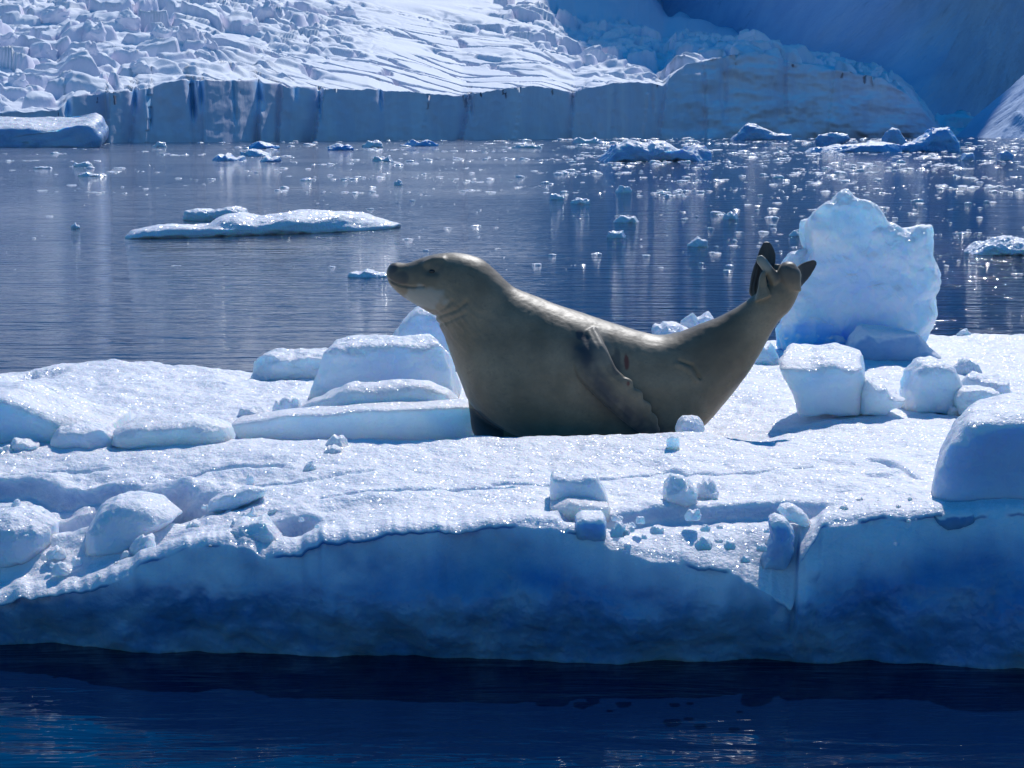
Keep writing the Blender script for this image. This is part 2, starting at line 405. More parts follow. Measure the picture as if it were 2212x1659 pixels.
# ------------------------------------------------------------------ the floe the seal lies on
CTRL = [  # (px, py, height above the sea)
    (-400, 800, .50), (0, 797, .50), (250, 779, .57), (450, 789, .54), (620, 805, .50), (800, 800, .49), (1000, 790, .48), (1250, 740, .46), (1450, 722, .45), (1650, 735, .46), (1800, 728, .48), (2050, 728, .49), (2212, 713, .49), (2650, 705, .49),
    (-400, 880, .55), (0, 870, .55), (300, 850, .57), (500, 860, .56), (800, 850, .55), (1000, 850, .55), (1650, 850, .56), (1800, 790, .54), (2000, 770, .53), (2212, 800, .55), (2650, 800, .55), (2212, 860, .57), (1800, 905, .60), (2000, 900, .60), (2400, 900, .60),
    (-400, 980, .56), (0, 975, .56), (250, 970, .57),
    (0, 1030, .52), (300, 1030, .54), (600, 1020, .58), (800, 1000, .60), (1000, 990, .61), (1300, 990, .61), (1600, 980, .62), (1850, 970, .63), (2212, 960, .64), (2600, 960, .64),
    (-400, 1150, .36), (0, 1150, .38), (200, 1140, .42), (400, 1110, .47), (600, 1090, .53), (800, 1080, .55), (1000, 1070, .56), (1200, 1060, .57), (1500, 1050, .58), (1800, 1050, .60), (2000, 1050, .61), (2300, 1050, .61), (2600, 1050, .61),
    (800, 1140, .51), (1100, 1110, .54), (1900, 1092, .59), (2200, 1092, .59), (0, 1260, .27), (250, 1200, .36), (500, 1145, .47)]
CW = [tuple(P(px, py, z=z)) for px, py, z in CTRL]
# the hollow the seal lies in, behind a low crest
for px in (1000, 1100, 1200, 1300, 1400, 1500):
    x = (px - 1106) * K / .985
    CW.append((x * 8.38, 8.38, .628)); CW.append((x * 8.72, 8.72, .50)); CW.append((x * 9.05, 9.05, .475)); CW.append((x * 9.5, 9.5, .50))
for px in (500, 620, 740, 860, 960):
    x = (px - 1106) * K / .985
    CW.append((x * 8.46, 8.46, .60)); CW.append((x * 8.74, 8.74, .50)); CW.append((x * 9.0, 9.0, .47)); CW.append((x * 9.25, 9.25, .52))
CW = np.array(CW)
def tps_fit(c):
    n = len(c); d = np.hypot(c[:, None, 0] - c[None, :, 0], c[:, None, 1] - c[None, :, 1])
    A = np.zeros((n + 3, n + 3)); A[:n, :n] = d ** 1.5 + np.eye(n) * 0.004; A[:n, n] = 1; A[:n, n + 1:] = c[:, :2]; A[n:, :n] = A[:n, n:].T
    b = np.zeros(n + 3); b[:n] = c[:, 2]; return np.linalg.solve(A, b)
TW = tps_fit(CW)
def floe_base(x, y):
    sh = x.shape; x = x.ravel(); y = y.ravel(); r = np.empty(x.shape)
    for i in range(0, len(x), 100000):
        s = slice(i, i + 100000)
        d = np.hypot(x[s, None] - CW[None, :, 0], y[s, None] - CW[None, :, 1])
        r[s] = (d ** 1.5) @ TW[:len(CW)] + TW[-3] + TW[-2] * x[s] + TW[-1] * y[s]
    return r.reshape(sh)
def gpt(px, py):
    """the point of the floe's top met by looking through (px, py)"""
    p0 = P(px, py, Y=1.0) - np.array([0, 0, H])
    Y = np.linspace(6.3, 15, 800)
    pts = p0[None, :] * Y[:, None] + np.array([0, 0, H])
    d = pts[:, 2] - floe_base(pts[:, 0], pts[:, 1])
    i = np.argmax(d < 0) if (d < 0).any() else len(Y) - 1
    return pts[i]
LIP = [(-500, 1300), (0, 1285), (100, 1266), (200, 1248), (300, 1205), (400, 1168), (500, 1152), (580, 1185), (640, 1180), (690, 1152), (800, 1140), (950, 1130), (1100, 1120), (1200, 1125), (1320, 1160), (1400, 1182), (1500, 1200), (1600, 1222), (1670, 1262), (1716, 1302), (1728, 1272), (1745, 1180), (1775, 1126), (1850, 1106), (1950, 1100), (2020, 1098), (2212, 1096), (2700, 1096)]
WL = [(-500, 1410), (0, 1422), (300, 1430), (600, 1442), (1100, 1450), (1500, 1456), (1900, 1462), (2212, 1470), (2700, 1480)]
LIPY = [(-500, 6.95), (0, 6.86), (200, 6.82), (500, 6.80), (800, 6.78), (1100, 6.78), (1320, 6.74), (1500, 6.70), (1716, 6.63), (1775, 6.80), (1900, 6.84), (2700, 6.84)]
SCARP = [  # broken steps in the snow: (line in px, drop, run-out)
    ([(-200, 1035), (0, 1038), (70, 1040), (170, 1065), (260, 1062), (330, 1052)], .085, .22),
    ([(-200, 1080), (80, 1092), (180, 1090), (290, 1078), (400, 1070), (440, 1058)], .10, .20),
    ([(300, 1090), (390, 1080), (450, 1070), (520, 1052)], .07, .12),
    ([(470, 1092), (520, 1078), (580, 1072)], .05, .10),
    ([(560, 1128), (640, 1110), (690, 1118)], .10, .12),
    ([(1180, 1112), (1330, 1110), (1480, 1092), (1600, 1090), (1700, 1094), (1800, 1088)], .055, .20),
    ([(680, 1092), (800, 1085), (900, 1088)], .015, .10),
    ([(1840, 1022), (1900, 1028), (1960, 1020)], .025, .12),
    ([(1840, 965), (1900, 962), (1950, 968)], .02, .10),
    ([(1640, 925), (1700, 930), (1760, 922)], .012, .08),
    ([(0, 815), (60, 806), (160, 797)], .05, .3),
]
CRACK = [[(1060, 1048), (1106, 1044), (1186, 1041), (1306, 1034), (1386, 1024), (1451, 1014), (1486, 1026), (1631, 1011), (1756, 999)],
         [(1876, 991), (1926, 1001), (1976, 1041)], [(525, 1051), (650, 1038), (800, 1021)], [(700, 1076), (900, 1066), (1100, 1051)],
         [(350, 1030), (480, 1012), (600, 1010)], [(0, 1027), (120, 1020), (230, 1016)]]
def seg_near(x, y, pts):
    """distance to a polyline; its y - y_line at the same place"""
    best = np.full(x.shape, 1e9)
    for (x0, y0), (x1, y1) in zip(pts[:-1], pts[1:]):
        t = np.clip(((x - x0) * (x1 - x0) + (y - y0) * (y1 - y0)) / ((x1 - x0) ** 2 + (y1 - y0) ** 2), 0, 1)
        best = np.minimum(best, np.hypot(x - x0 - t * (x1 - x0), y - y0 - t * (y1 - y0)))
    return best
def floe_top(x, y):
    z = floe_base(x, y)
    jx = x + .05 * fbm(xy3(x, y, 2.2, 2.2), 3, 71); jy = y + .07 * fbm(xy3(x, y, 2.2, 2.2), 3, 72) + .012 * perlin(xy3(x, y, 7., 9.), 73)
    for line, drop, run in SCARP:
        w = np.array([gpt(*p)[:2] for p in line])
        yl = np.interp(jx, w[:, 0], w[:, 1])
        m = sstep(w[0, 0] - .02, w[0, 0] + .15, jx) * (1 - sstep(w[-1, 0] - .15, w[-1, 0] + .02, jx))
        d = yl - jy
        z = z - m * drop * sstep(-.012, .03, d) * np.exp(-(np.clip(d, 0, None) / run) ** 2)
        z = z + m * drop * .22 * np.exp(-((d + .05) / .06) ** 2)
    for line in CRACK:
        w = np.array([gpt(*p)[:2] for p in line])
        d = seg_near(jx * .6 + x * .4, jy * .6 + y * .4, [tuple(p) for p in w])
        z = z - .03 * np.exp(-(d / .014) ** 2) * (.6 + .8 * np.clip(perlin(xy3(x, y, 3, 3), 74) + .4, 0, 1))
    flat = 1 - .7 * np.exp(-(((x - .35) / 1.0) ** 2 + ((y - 8.9) / .45) ** 2))
    z = z + flat * (.020 * fbm(xy3(x, y, 1.3, 1.5), 3, 75) + .014 * fbm(xy3(x, y, 4.5, 4.0), 3, 76) + .005 * fbm(xy3(x, y, 14., 13.), 3, 78))
    lf = sstep(-.4, -1.6, x) * sstep(8.3, 7.4, y)              # the rotten left corner is lumpier
    z = z + lf * (.045 * fbm(xy3(x, y, 3.2, 3.6), 4, 79))
    rt = sstep(9.2, 10.5, y)
    z = z + rt * .02 * fbm(xy3(x, y, 2.6, 2.0), 4, 80)
    return z
def floe():
    px = np.linspace(-420, 2640, 1010); nc = len(px); a = (px - 1106) * K / .985
    lipy = interp(px + 14 * fbm(np.stack([px / 70., px * 0, px * 0 + 6], -1) * 1.6, 3, 87), LIPY) + .035 * fbm(np.stack([px / 150., px * 0, px * 0], -1), 4, 81)
    j = np.stack([px / 70., px * 0, px * 0 + 6], -1)
    lp = px + 14 * fbm(j * 1.6, 3, 87)
    zl = H + slope_of(interp(lp, LIP) + 10 * fbm(j, 3, 88) + 2.5 * fbm(j * 4, 2, 89)) * interp(lp, LIPY)
    wly = -H / slope_of(interp(px, WL)) - .02
    yback = np.interp(px, [-420, 0, 250, 540, 1000, 1300, 1500, 1800, 2212, 2640], [11.7, 11.7, 12.2, 11.7, 11.9, 13.2, 14.0, 13.7, 14.3, 14.3]) + .25 * fbm(np.stack([px / 130., px * 0, px * 0 + 2], -1), 4, 82)
    nt, nf, nb = 330, 190, 14
    rows = []; face = []
    for k in range(nb):                              # back edge, down under the water
        t = 1 - k / nb
        rows.append(np.stack([a * (yback + .12 * t ** .5), yback + .12 * t ** .5, np.full(nc, -.5 * t)], -1)); face.append(np.ones(nc))
    # top, back to front, evenly as seen
    iy = np.linspace(0, 1, nt)
    Y = 1.0 / (1 / yback[None, :] + iy[:, None] * (1 / lipy[None, :] - 1 / yback[None, :])); X = a[None, :] * Y
    Z = floe_top(X.ravel(), Y.ravel()).reshape(X.shape)
    db = yback[None, :] - Y
    Z = np.where(True, Z - .16 * np.exp(-db / .10), Z)
    # settle to the lip's own height over the last decimetres, with a rolled edge
    dl = Y - lipy[None, :]
    bl = np.exp(-(dl / .20) ** 2)
    bl = bl * np.clip(1 + .25 * fbm(xy3(X.ravel(), Y.ravel(), 5., 5.), 2, 94).reshape(X.shape), 0, 1) if False else bl
    Z = Z * (1 - bl) + (zl[None, :] + .4 * (Z - Z[-1][None, :])) * bl
    Z = Z - .035 * np.exp(-dl / .03)
    for k in range(nt):
        rows.append(np.stack([X[k], Y[k], Z[k]], -1)); face.append(np.zeros(nc))
    z0 = Z[-1]
    for k in range(1, nf + 1):                       # the front: a steep face, undercut by the waves, and on down
        t = k / nf
        z = z0 + (-.45 - z0) * t
        zz = np.clip(z / np.maximum(z0, .1), -1, 1)
        lipk = interp(lp + 45 * fbm(np.stack([px / 90., z * 4, px * 0 + 3], -1), 3, 90) * min(1, t * 6), LIPY)
        yy = wly + (lipk - wly) * np.clip(zz, 0, 1) ** 1.9
        x = a * lipy
        p = np.stack([x, z, x * 0], -1)
        d = .08 * fbm(p * 1.1, 3, 83) + .035 * fbm(p * 3.5, 3, 84) + .008 * fbm(p * 14, 3, 85)
        fade = sstep(0, .32, t)
        yy = yy + d * fade
        yy = yy + .20 * sstep(.34, -.08, z) + .035 * fbm(np.stack([px / 150., z * 2.5, px * 0 + 8], -1), 3, 93)
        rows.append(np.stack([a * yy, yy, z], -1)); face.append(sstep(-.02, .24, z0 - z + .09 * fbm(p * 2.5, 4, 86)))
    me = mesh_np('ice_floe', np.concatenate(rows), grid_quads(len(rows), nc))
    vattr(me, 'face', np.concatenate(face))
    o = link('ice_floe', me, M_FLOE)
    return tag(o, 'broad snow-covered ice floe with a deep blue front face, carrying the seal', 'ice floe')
FLOE = floe()

# ------------------------------------------------------------------ blocks of ice
def resample(p, n):
    p = np.asarray(p, float); q = np.vstack([p, p[:1]])
    s = np.concatenate([[0], np.cumsum(np.hypot(*np.diff(q, axis=0).T))])
    t = np.linspace(0, s[-1], n, endpoint=False)
    return np.stack([np.interp(t, s, q[:, 0]), np.interp(t, s, q[:, 1])], -1)
def solid(outline, Yf, depth, k=4.0, n=120, m=56, back=(0, 0, 1.0, 1.0), amp=1.0, seed=0, cuts=4, fine=1.0, relief=.6):
    """outline: (x, z) polygon in metres at the front plane Yf; grown back to its own depth with worn edges"""
    rng = random.Random(seed)
    o = resample(outline, n)
    for _ in range(max(1, n // 60)): o = .25 * np.roll(o, 1, 0) + .5 * o + .25 * np.roll(o, -1, 0)
    c = o.mean(0); size = np.sqrt(np.ptp(o[:, 0]) * np.ptp(o[:, 1]))
    th = np.linspace(0, math.pi, 1500)
    u = -np.sign(np.cos(th)) * np.abs(np.cos(th)) ** (2 / k); s = np.abs(np.sin(th)) ** (2 / k)
    L = np.concatenate([[0], np.cumsum(np.hypot(np.diff(u) * depth / 2, np.diff(s) * size / 2))])
    tt = np.linspace(0, L[-1], m); u = np.interp(tt, L, u); s = np.interp(tt, L, s); s[0] = s[-1] = 0
    f = (u + 1) / 2
    sx = 1 + (back[2] - 1) * f; sz = 1 + (back[3] - 1) * f
    rel = o - c
    zb = o[:, 1].min() - c[1]
    X = c[0] + rel[None, :, 0] * (s * sx)[:, None] + (back[0] * f)[:, None]
    Z = c[1] + zb + ((rel[None, :, 1] * s[:, None]) - zb) * sz[:, None] + (back[1] * f)[:, None]
    Y = np.repeat((Yf + depth * f)[:, None], n, 1)
    v = np.stack([X, Y, Z], -1).reshape(-1, 3)
    cen = np.array([c[0], Yf + depth / 2, c[1]])
    for i in range(cuts):                            # broken facets
        nv = np.array([rng.uniform(-1, 1), rng.uniform(-1, .6), rng.uniform(.1, 1.0)]); nv /= np.linalg.norm(nv)
        pr = (v - cen) @ nv
        d0 = pr.max() * rng.uniform(.72, .9)
        v = v - nv * (np.clip(pr - d0, 0, None) * .94)[:, None]
    for j, (sc_, am, oc) in enumerate(((2.2 / size, .05 * size, 3), (4.8 / size, .022 * size * relief, 3), (9 / size, .010 * size * fine, 4))):
        q = v * sc_ + seed * 3.7
        v = v + amp * am * np.stack([fbm(q, oc, 101 + j), fbm(q, oc, 111 + j), fbm(q, oc, 121 + j)], -1)
    return v, grid_quads(m, n, True)
def px_outline(pts, Y):
    return [tuple(P(x, y, Y=Y)[[0, 2]]) for x, y in pts]
def lump_outline(w, h, seed, sharp=.25, ex=.8):
    rng = random.Random(seed * 91 + 5); pts = []
    nn = 13
    for i in range(nn):
        t = math.pi * i / (nn - 1)
        r = 1 + rng.uniform(-sharp, sharp)
        cx = math.copysign(abs(math.cos(t)) ** ex, math.cos(t)); cz = abs(math.sin(t)) ** ex
        pts.append((.5 * w * cx * (1 + .3 * (r - 1)), h * cz * (r if 0 < i < nn - 1 else .5)))
    pts += [(-.42 * w, -.25 * h), (.42 * w, -.25 * h)]
    return pts
def block(name, pts, Y, depth, label, cat, mat=None, group=None, **kw):
    skew = kw.pop('skew', None)                      # a floe lying at a slant: its own distance at each end
    if skew:
        X0, Y0, X1, Y1 = skew
        w = [P(x, y, Y=float(np.interp(x, (X0, X1), (Y0, Y1)))) for x, y in pts]
        v, q = solid([(p[0], p[2]) for p in w], 0.0, depth, **kw)
        a, b = P(X0, 500, Y=Y0)[0], P(X1, 500, Y=Y1)[0]
        v[:, 1] += Y0 + (v[:, 0] - a) / (b - a) * (Y1 - Y0); Y = (Y0 + Y1) / 2
    else:
        v, q = solid(px_outline(pts, Y), Y, depth, **kw)
    base = np.array([v[:, 0].mean(), Y + depth / 2, v[:, 2].min()])
    me = mesh_np(name, v - base, q)
    if mat is M_TALL:                                # backlit glow in the block's foot, painted in as blue ice
        hb = v[:, 2] - v[:, 2].min(); vattr(me, 'blue', sstep(.34, .12, hb + .12 * fbm(v * 3, 3, 141)))
    o = link(name, me, mat or (M_SNOW if name.startswith('snow') else M_BLOCK)); o.location = base
    return tag(o, label, cat, group)
def lump(name, box, label, cat, depth=None, mat=None, group=None, water=False, Y=None, seed=1, sharp=.25, ex=.8, **kw):
    """box: px box x0, y0, x1, y1 with y1 where it meets the ground or the water"""
    x0, y0, x1, y1 = box
    g = P((x0 + x1) / 2, y1, z=0.0) if water else gpt((x0 + x1) / 2, y1)
    if Y is None: Y = g[1]
    a = P(x0, y1, Y=Y); b = P(x1, y0, Y=Y)
    w, h = b[0] - a[0], b[2] - a[2]
    cx = (a[0] + b[0]) / 2
    sink = .14 * h
    ol = [(cx + px, a[2] + pz * 1.12 - sink) for px, pz in lump_outline(w, h, seed, sharp, ex)]
    kw.setdefault('n', 72); kw.setdefault('m', 36); kw.setdefault('cuts', 7)
    v, q = solid(ol, Y, depth or w * .8, seed=seed, **kw)
    base = np.array([cx, Y + (depth or w * .8) / 2, a[2]])
    o = link(name, mesh_np(name, v - base, q), mat or (M_SNOW if name.startswith('snow') else M_BLOCK)); o.location = base
    return tag(o, label, cat, group)

def gy(px, py): return float(gpt(px, py)[1])
block('ice_block', [(1692, 775), (1678, 715), (1690, 640), (1720, 590), (1752, 535), (1738, 490), (1742, 462), (1768, 455), (1795, 425), (1822, 405), (1850, 425), (1885, 428), (1925, 470), (1975, 490), (2010, 483), (2023, 492), (2025, 560), (2045, 605), (2035, 650), (2042, 700), (2015, 755), (1950, 775), (1820, 780)],
      gy(1850, 768), .62, 'tall upright block of translucent ice standing on the floe behind the seal\'s tail', 'ice block', M_TALL, n=340, m=150, k=5, cuts=0, seed=3, amp=.85, fine=2.1, relief=1.5, back=(.05, 0, .9, .93))
block('ice_block', [(1690, 590), (1680, 640), (1700, 680), (1790, 690), (1780, 560), (1755, 540), (1715, 552)], gy(1850, 768) + .25, .4, 'low snowy shoulder leaning against the left edge of the tall ice block', 'ice block', seed=4, cuts=1)
block('ice_slab', [(1828, 815), (1832, 770), (1850, 735), (1872, 714), (1930, 712), (1985, 722), (2010, 750), (2040, 775), (2035, 815)], gy(1850, 768) - .42, .36, 'shaded rounded slab lying at the foot of the tall ice block', 'ice slab', M_MID, seed=5, cuts=1, amp=.6)  # darker ice colour paints in the tall block's shadow on this slab
block('ice_block', [(1720, 905), (1708, 860), (1690, 825), (1677, 795), (1690, 788), (1745, 790), (1800, 786), (1862, 800), (1868, 830), (1866, 905)], gy(1800, 903), .62, 'flat-topped wedge-shaped ice block narrowing towards its foot, in front of the tall block', 'ice block', seed=6, k=7, cuts=0, amp=.55, n=200, m=90, back=(.13, .05, .94, 1.0))
block('ice_shard', [(1862, 900), (1866, 850), (1880, 824), (1900, 838), (1918, 834), (1930, 855), (1965, 868), (1950, 885), (1930, 892), (1920, 902)], gy(1900, 902), .2, 'small jagged white ice shard with spikes beside the flat-topped wedge block', 'ice shard', seed=7, k=3, cuts=0, amp=.6)
block('ice_block', [(1968, 898), (1970, 850), (1978, 812), (2005, 788), (2040, 784), (2070, 800), (2090, 835), (2090, 898)], gy(2020, 896), .38, 'rough-topped chunky ice block right of the jagged shard', 'ice block', seed=8, k=5, cuts=1, amp=.8, fine=1.8)
block('ice_block', [(2076, 902), (2074, 865), (2085, 848), (2130, 842), (2165, 850), (2172, 875), (2190, 902)], gy(2120, 902), .25, 'smaller squarish ice block near the right border in front of snow rubble', 'ice block', seed=9, k=5, cuts=1, amp=.6)
lump('ice_lump', (2050, 879, 2078, 899), 'tiny ice cube between the chunky block and the smaller squarish block', 'ice lump', seed=10)
lump('snow_lump', (2085, 812, 2200, 862), 'low heap of rough snow rubble behind the smaller squarish block', 'snow lump', seed=11, depth=.4, fine=2.5)
lump('snow_lump', (2170, 850, 2240, 880), 'low snow lump cut by the right border behind the squarish block', 'snow lump', seed=12)
lump('snow_lump', (2060, 780, 2125, 810), 'small rough snow lump on the flat snow right of the tall block', 'snow lump', seed=13, fine=2.0)
lump('snow_lump', (2070, 712, 2100, 724), 'tiny snow knob on the far edge of the floe right of the tall block', 'snow lump', seed=14)
lump('ice_block', (1632, 742, 1692, 788), 'snowy ice block half hidden behind the seal\'s raised tail', 'ice block', seed=15)
lump('snow_boulder', (1470, 678, 1548, 722), 'rounded snow boulder on the far floe edge above the seal\'s lower back', 'snow boulder', seed=16, Y=13.4)
lump('snow_boulder', (1415, 708, 1500, 728), 'low snow hump beside the rounded boulder on the far floe edge', 'snow boulder', seed=17, Y=13.2, depth=.5)
lump('ice_lump', (1705, 765, 1745, 786), 'small ice lump at the left foot of the tall block', 'ice lump', seed=18)
block('ice_boulder', [(845, 800), (845, 735), (865, 705), (895, 672), (915, 664), (960, 675), (1010, 720), (1020, 800)], gy(930, 800) , .5, 'pale peaked ice boulder under the seal\'s chin, behind the big left block', 'ice boulder', seed=19, cuts=2)
block('ice_block', [(655, 880), (662, 852), (680, 815), (698, 770), (715, 752), (760, 743), (860, 740), (945, 738), (958, 765), (972, 800), (988, 850), (990, 880)], gy(820, 872), .55, 'big snow-topped ice block in front of the seal\'s chest with a smooth blue front', 'ice block', seed=20, n=260, m=100, k=5, cuts=1, amp=.7, fine=1.3)
block('ice_slab', [(620, 910), (640, 885), (690, 865), (750, 838), (830, 833), (920, 832), (965, 850), (990, 880), (1000, 910)], gy(800, 908), .3, 'low snowy ledge of ice at the foot of the big left block', 'ice slab', seed=21, n=200, m=60, k=4, cuts=0, amp=.6)
block('ice_slab', [(478, 990), (482, 935), (500, 915), (600, 900), (760, 888), (900, 882), (1005, 877), (1026, 878), (1034, 975), (800, 990)], 9.10, .30, 'long flat slab of pale ice with a straight front edge, left of the seal', 'ice slab', seed=22, n=260, m=80, k=9, cuts=0, amp=.25, relief=.2)
lump('snow_boulder', (505, 876, 588, 912), 'small rounded snow boulder on the left end of the long flat slab', 'snow boulder', seed=23)
lump('snow_lump', (580, 862, 650, 900), 'sloping snow lump between the small boulder and the low ledge', 'snow lump', seed=24)
block('ice_block', [(-120, 985), (-120, 860), (0, 858), (80, 888), (150, 912), (225, 925), (232, 958), (100, 975)], gy(60, 965), .7, 'wedge of ice sloping down rightwards from the left border', 'ice wedge', seed=25, n=200, m=80, k=5, cuts=0, amp=.6)
block('snow_boulder', [(98, 985), (100, 950), (118, 930), (150, 923), (210, 932), (235, 955), (240, 985)], gy(165, 975), .32, 'rounded snow boulder in front of the wedge at the left border', 'snow boulder', seed=26, cuts=1)
block('ice_slab', [(225, 975), (230, 945), (260, 925), (330, 918), (430, 915), (480, 930), (490, 975)], gy(360, 967), .45, 'low rounded ice slab between the snow boulder and the long flat slab', 'ice slab', seed=27, n=180, m=60, cuts=1, amp=.8)
lump('snow_lump', (0, 950, 78, 982), 'low snow lump touching the left border in front of the wedge', 'snow lump', seed=28)
lump('snow_lump', (-40, 968, 30, 990), 'flat snow lump cut by the left border, lowest of its row', 'snow lump', seed=29)
block('ice_block', [(536, 830), (540, 790), (560, 775), (600, 772), (700, 768), (780, 770), (790, 830)], gy(620, 822), .5, 'lumpy snow-covered ice block on the far floe edge behind the big left block', 'ice block', seed=30, cuts=2, fine=2.2)
lump('snow_lump', (1462, 902, 1526, 932), 'smooth oval snow lump beside the seal\'s near flipper tip', 'snow lump', seed=31, sharp=.06, depth=.16, Y=8.42, cuts=0, k=2.3, ex=.9)
lump('ice_lump', (1441, 943, 1469, 971), 'little square ice lump alone on the snow below the oval lump', 'ice lump', seed=32, k=5, sharp=.1, cuts=0, ex=.4)
lump('snow_lump', (1436, 1040, 1515, 1090), 'knobbly snow lump near the front lip of the floe', 'snow lump', seed=33, fine=2.0, sharp=.35, depth=.18)
lump('snow_lump', (1508, 1042, 1556, 1074), 'smaller snow lump tucked behind the knobbly one', 'snow lump', seed=34, depth=.12)
block('snow_block', [(1188, 1105), (1190, 1060), (1194, 1036), (1250, 1033), (1288, 1032), (1300, 1055), (1314, 1085), (1318, 1105)], gy(1250, 1100), .24, 'square snow block perched on the front lip of the floe', 'snow block', seed=35, k=5, cuts=0, amp=.7)
block('ice_slab', [(1186, 1135), (1190, 1098), (1230, 1085), (1270, 1086), (1318, 1100), (1322, 1135)], gy(1250, 1118), .22, 'pale ice slab directly under the square snow block on the lip', 'ice slab', seed=36, k=4, cuts=0, amp=.5)
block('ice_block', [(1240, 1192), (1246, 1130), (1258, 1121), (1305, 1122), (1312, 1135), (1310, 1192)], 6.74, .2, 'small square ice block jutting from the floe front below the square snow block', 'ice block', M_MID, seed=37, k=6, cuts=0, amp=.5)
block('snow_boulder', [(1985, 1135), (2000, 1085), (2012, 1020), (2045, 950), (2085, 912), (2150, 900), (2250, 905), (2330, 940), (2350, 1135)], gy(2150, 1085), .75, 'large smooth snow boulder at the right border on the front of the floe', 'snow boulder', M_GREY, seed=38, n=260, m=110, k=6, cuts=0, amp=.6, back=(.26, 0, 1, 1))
block('ice_shard', [(1640, 1240), (1670, 1170), (1668, 1130), (1682, 1120), (1705, 1128), (1722, 1150), (1722, 1200), (1700, 1240)], 6.72, .16, 'upright rounded ice shard on the front slope right of the crumbling tongue', 'ice shard', M_MID, seed=39, k=3, cuts=0)
block('ice_shard', [(1686, 1110), (1692, 1098), (1712, 1095), (1742, 1112), (1758, 1138), (1745, 1145), (1710, 1130)], 6.86, .14, 'tilted oblong ice shard lying just above the upright shard on the slope', 'ice shard', seed=40, k=3, cuts=0)
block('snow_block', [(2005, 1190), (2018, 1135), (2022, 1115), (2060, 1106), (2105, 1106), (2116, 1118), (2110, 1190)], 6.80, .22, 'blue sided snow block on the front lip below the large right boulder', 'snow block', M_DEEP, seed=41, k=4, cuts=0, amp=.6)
block('snow_boulder', [(160, 1225), (172, 1160), (200, 1110), (232, 1090), (290, 1092), (330, 1105), (368, 1130), (330, 1165), (300, 1190), (270, 1225)], gy(260, 1185), .4, 'smooth domed snow boulder in the blue hollow at the left front', 'snow boulder', seed=42, n=200, m=80, k=3, cuts=0, amp=.7)
block('snow_boulder', [(-90, 1240), (-80, 1140), (0, 1122), (55, 1130), (90, 1160), (95, 1190), (60, 1240)], gy(30, 1215), .4, 'granular snow mound cut by the left border at the front of the floe', 'snow boulder', seed=43, k=3, cuts=0, fine=2.0)
lump('snow_lump', (275, 1160, 335, 1200), 'crumbly snow lump at the right foot of the domed boulder', 'snow lump', seed=44)
block('snow_ridge', [(440, 1110), (450, 1085), (490, 1068), (540, 1058), (575, 1062), (560, 1080), (500, 1105)], gy(510, 1098), .14, 'slanting snow ridge at the left front above the blue hollow', 'snow ridge', seed=45, k=3, cuts=0)
lump('snow_lump', (700, 948, 752, 970), 'upper of two soft snow lumps left of the head\'s shadow', 'snow lump', seed=46, depth=.12)
lump('snow_lump', (698, 968, 738, 984), 'lower of two soft snow lumps left of the head\'s shadow', 'snow lump', seed=47, depth=.1)
lump('snow_lump', (655, 998, 684, 1016), 'small snow lump on the flat snow below the two soft lumps', 'snow lump', seed=48)
lump('snow_lump', (530, 1025, 548, 1042), 'tiny snow ball alone on the left flat snow', 'snow lump', seed=49)
lump('snow_block', (490, 1130, 600, 1172), 'broken snow block hanging on the front lip left of the middle', 'snow block', seed=50, Y=6.86, depth=.2, fine=2)

def chunks():
    rng = random.Random(31)
    spots = [((1330, 1500), (1118, 1165), 12, 'small crumbled snow chunk on the tongue at the front lip', 'crumbled snow chunks on the tongue'),
             ((1500, 1660), (1140, 1215), 8, 'small crumbled snow chunk on the tongue at the front lip', 'crumbled snow chunks on the tongue'),
             ((1780, 2000), (1080, 1104), 9, 'little snow chunk on the right front edge before the large boulder', 'snow chunks on the right front edge'),
             ((90, 330), (1190, 1250), 9, 'little snow chunk along the broken left lip of the floe', 'snow chunks along the left lip'),
             ((400, 690), (1095, 1150), 9, 'little snow chunk along the broken left lip of the floe', 'snow chunks along the left lip'),
             ((0, 120), (1095, 1130), 4, 'little snow chunk along the broken left lip of the floe', 'snow chunks along the left lip')]
    for (x0, x1), (y0, y1), n, lab, grp in spots:
        for i in range(n):
            x, y = rng.uniform(x0, x1), rng.uniform(y0, y1); w = rng.uniform(10, 24) + 22 * rng.random() ** 3; h = w * rng.uniform(.35, .6)
            lump('snow_chunk', (x - w / 2, y - h, x + w / 2, y), lab, 'snow chunk', group=grp, seed=400 + rng.randrange(500), n=40, m=22, sharp=.4, fine=2.4, amp=1.2)
chunks()

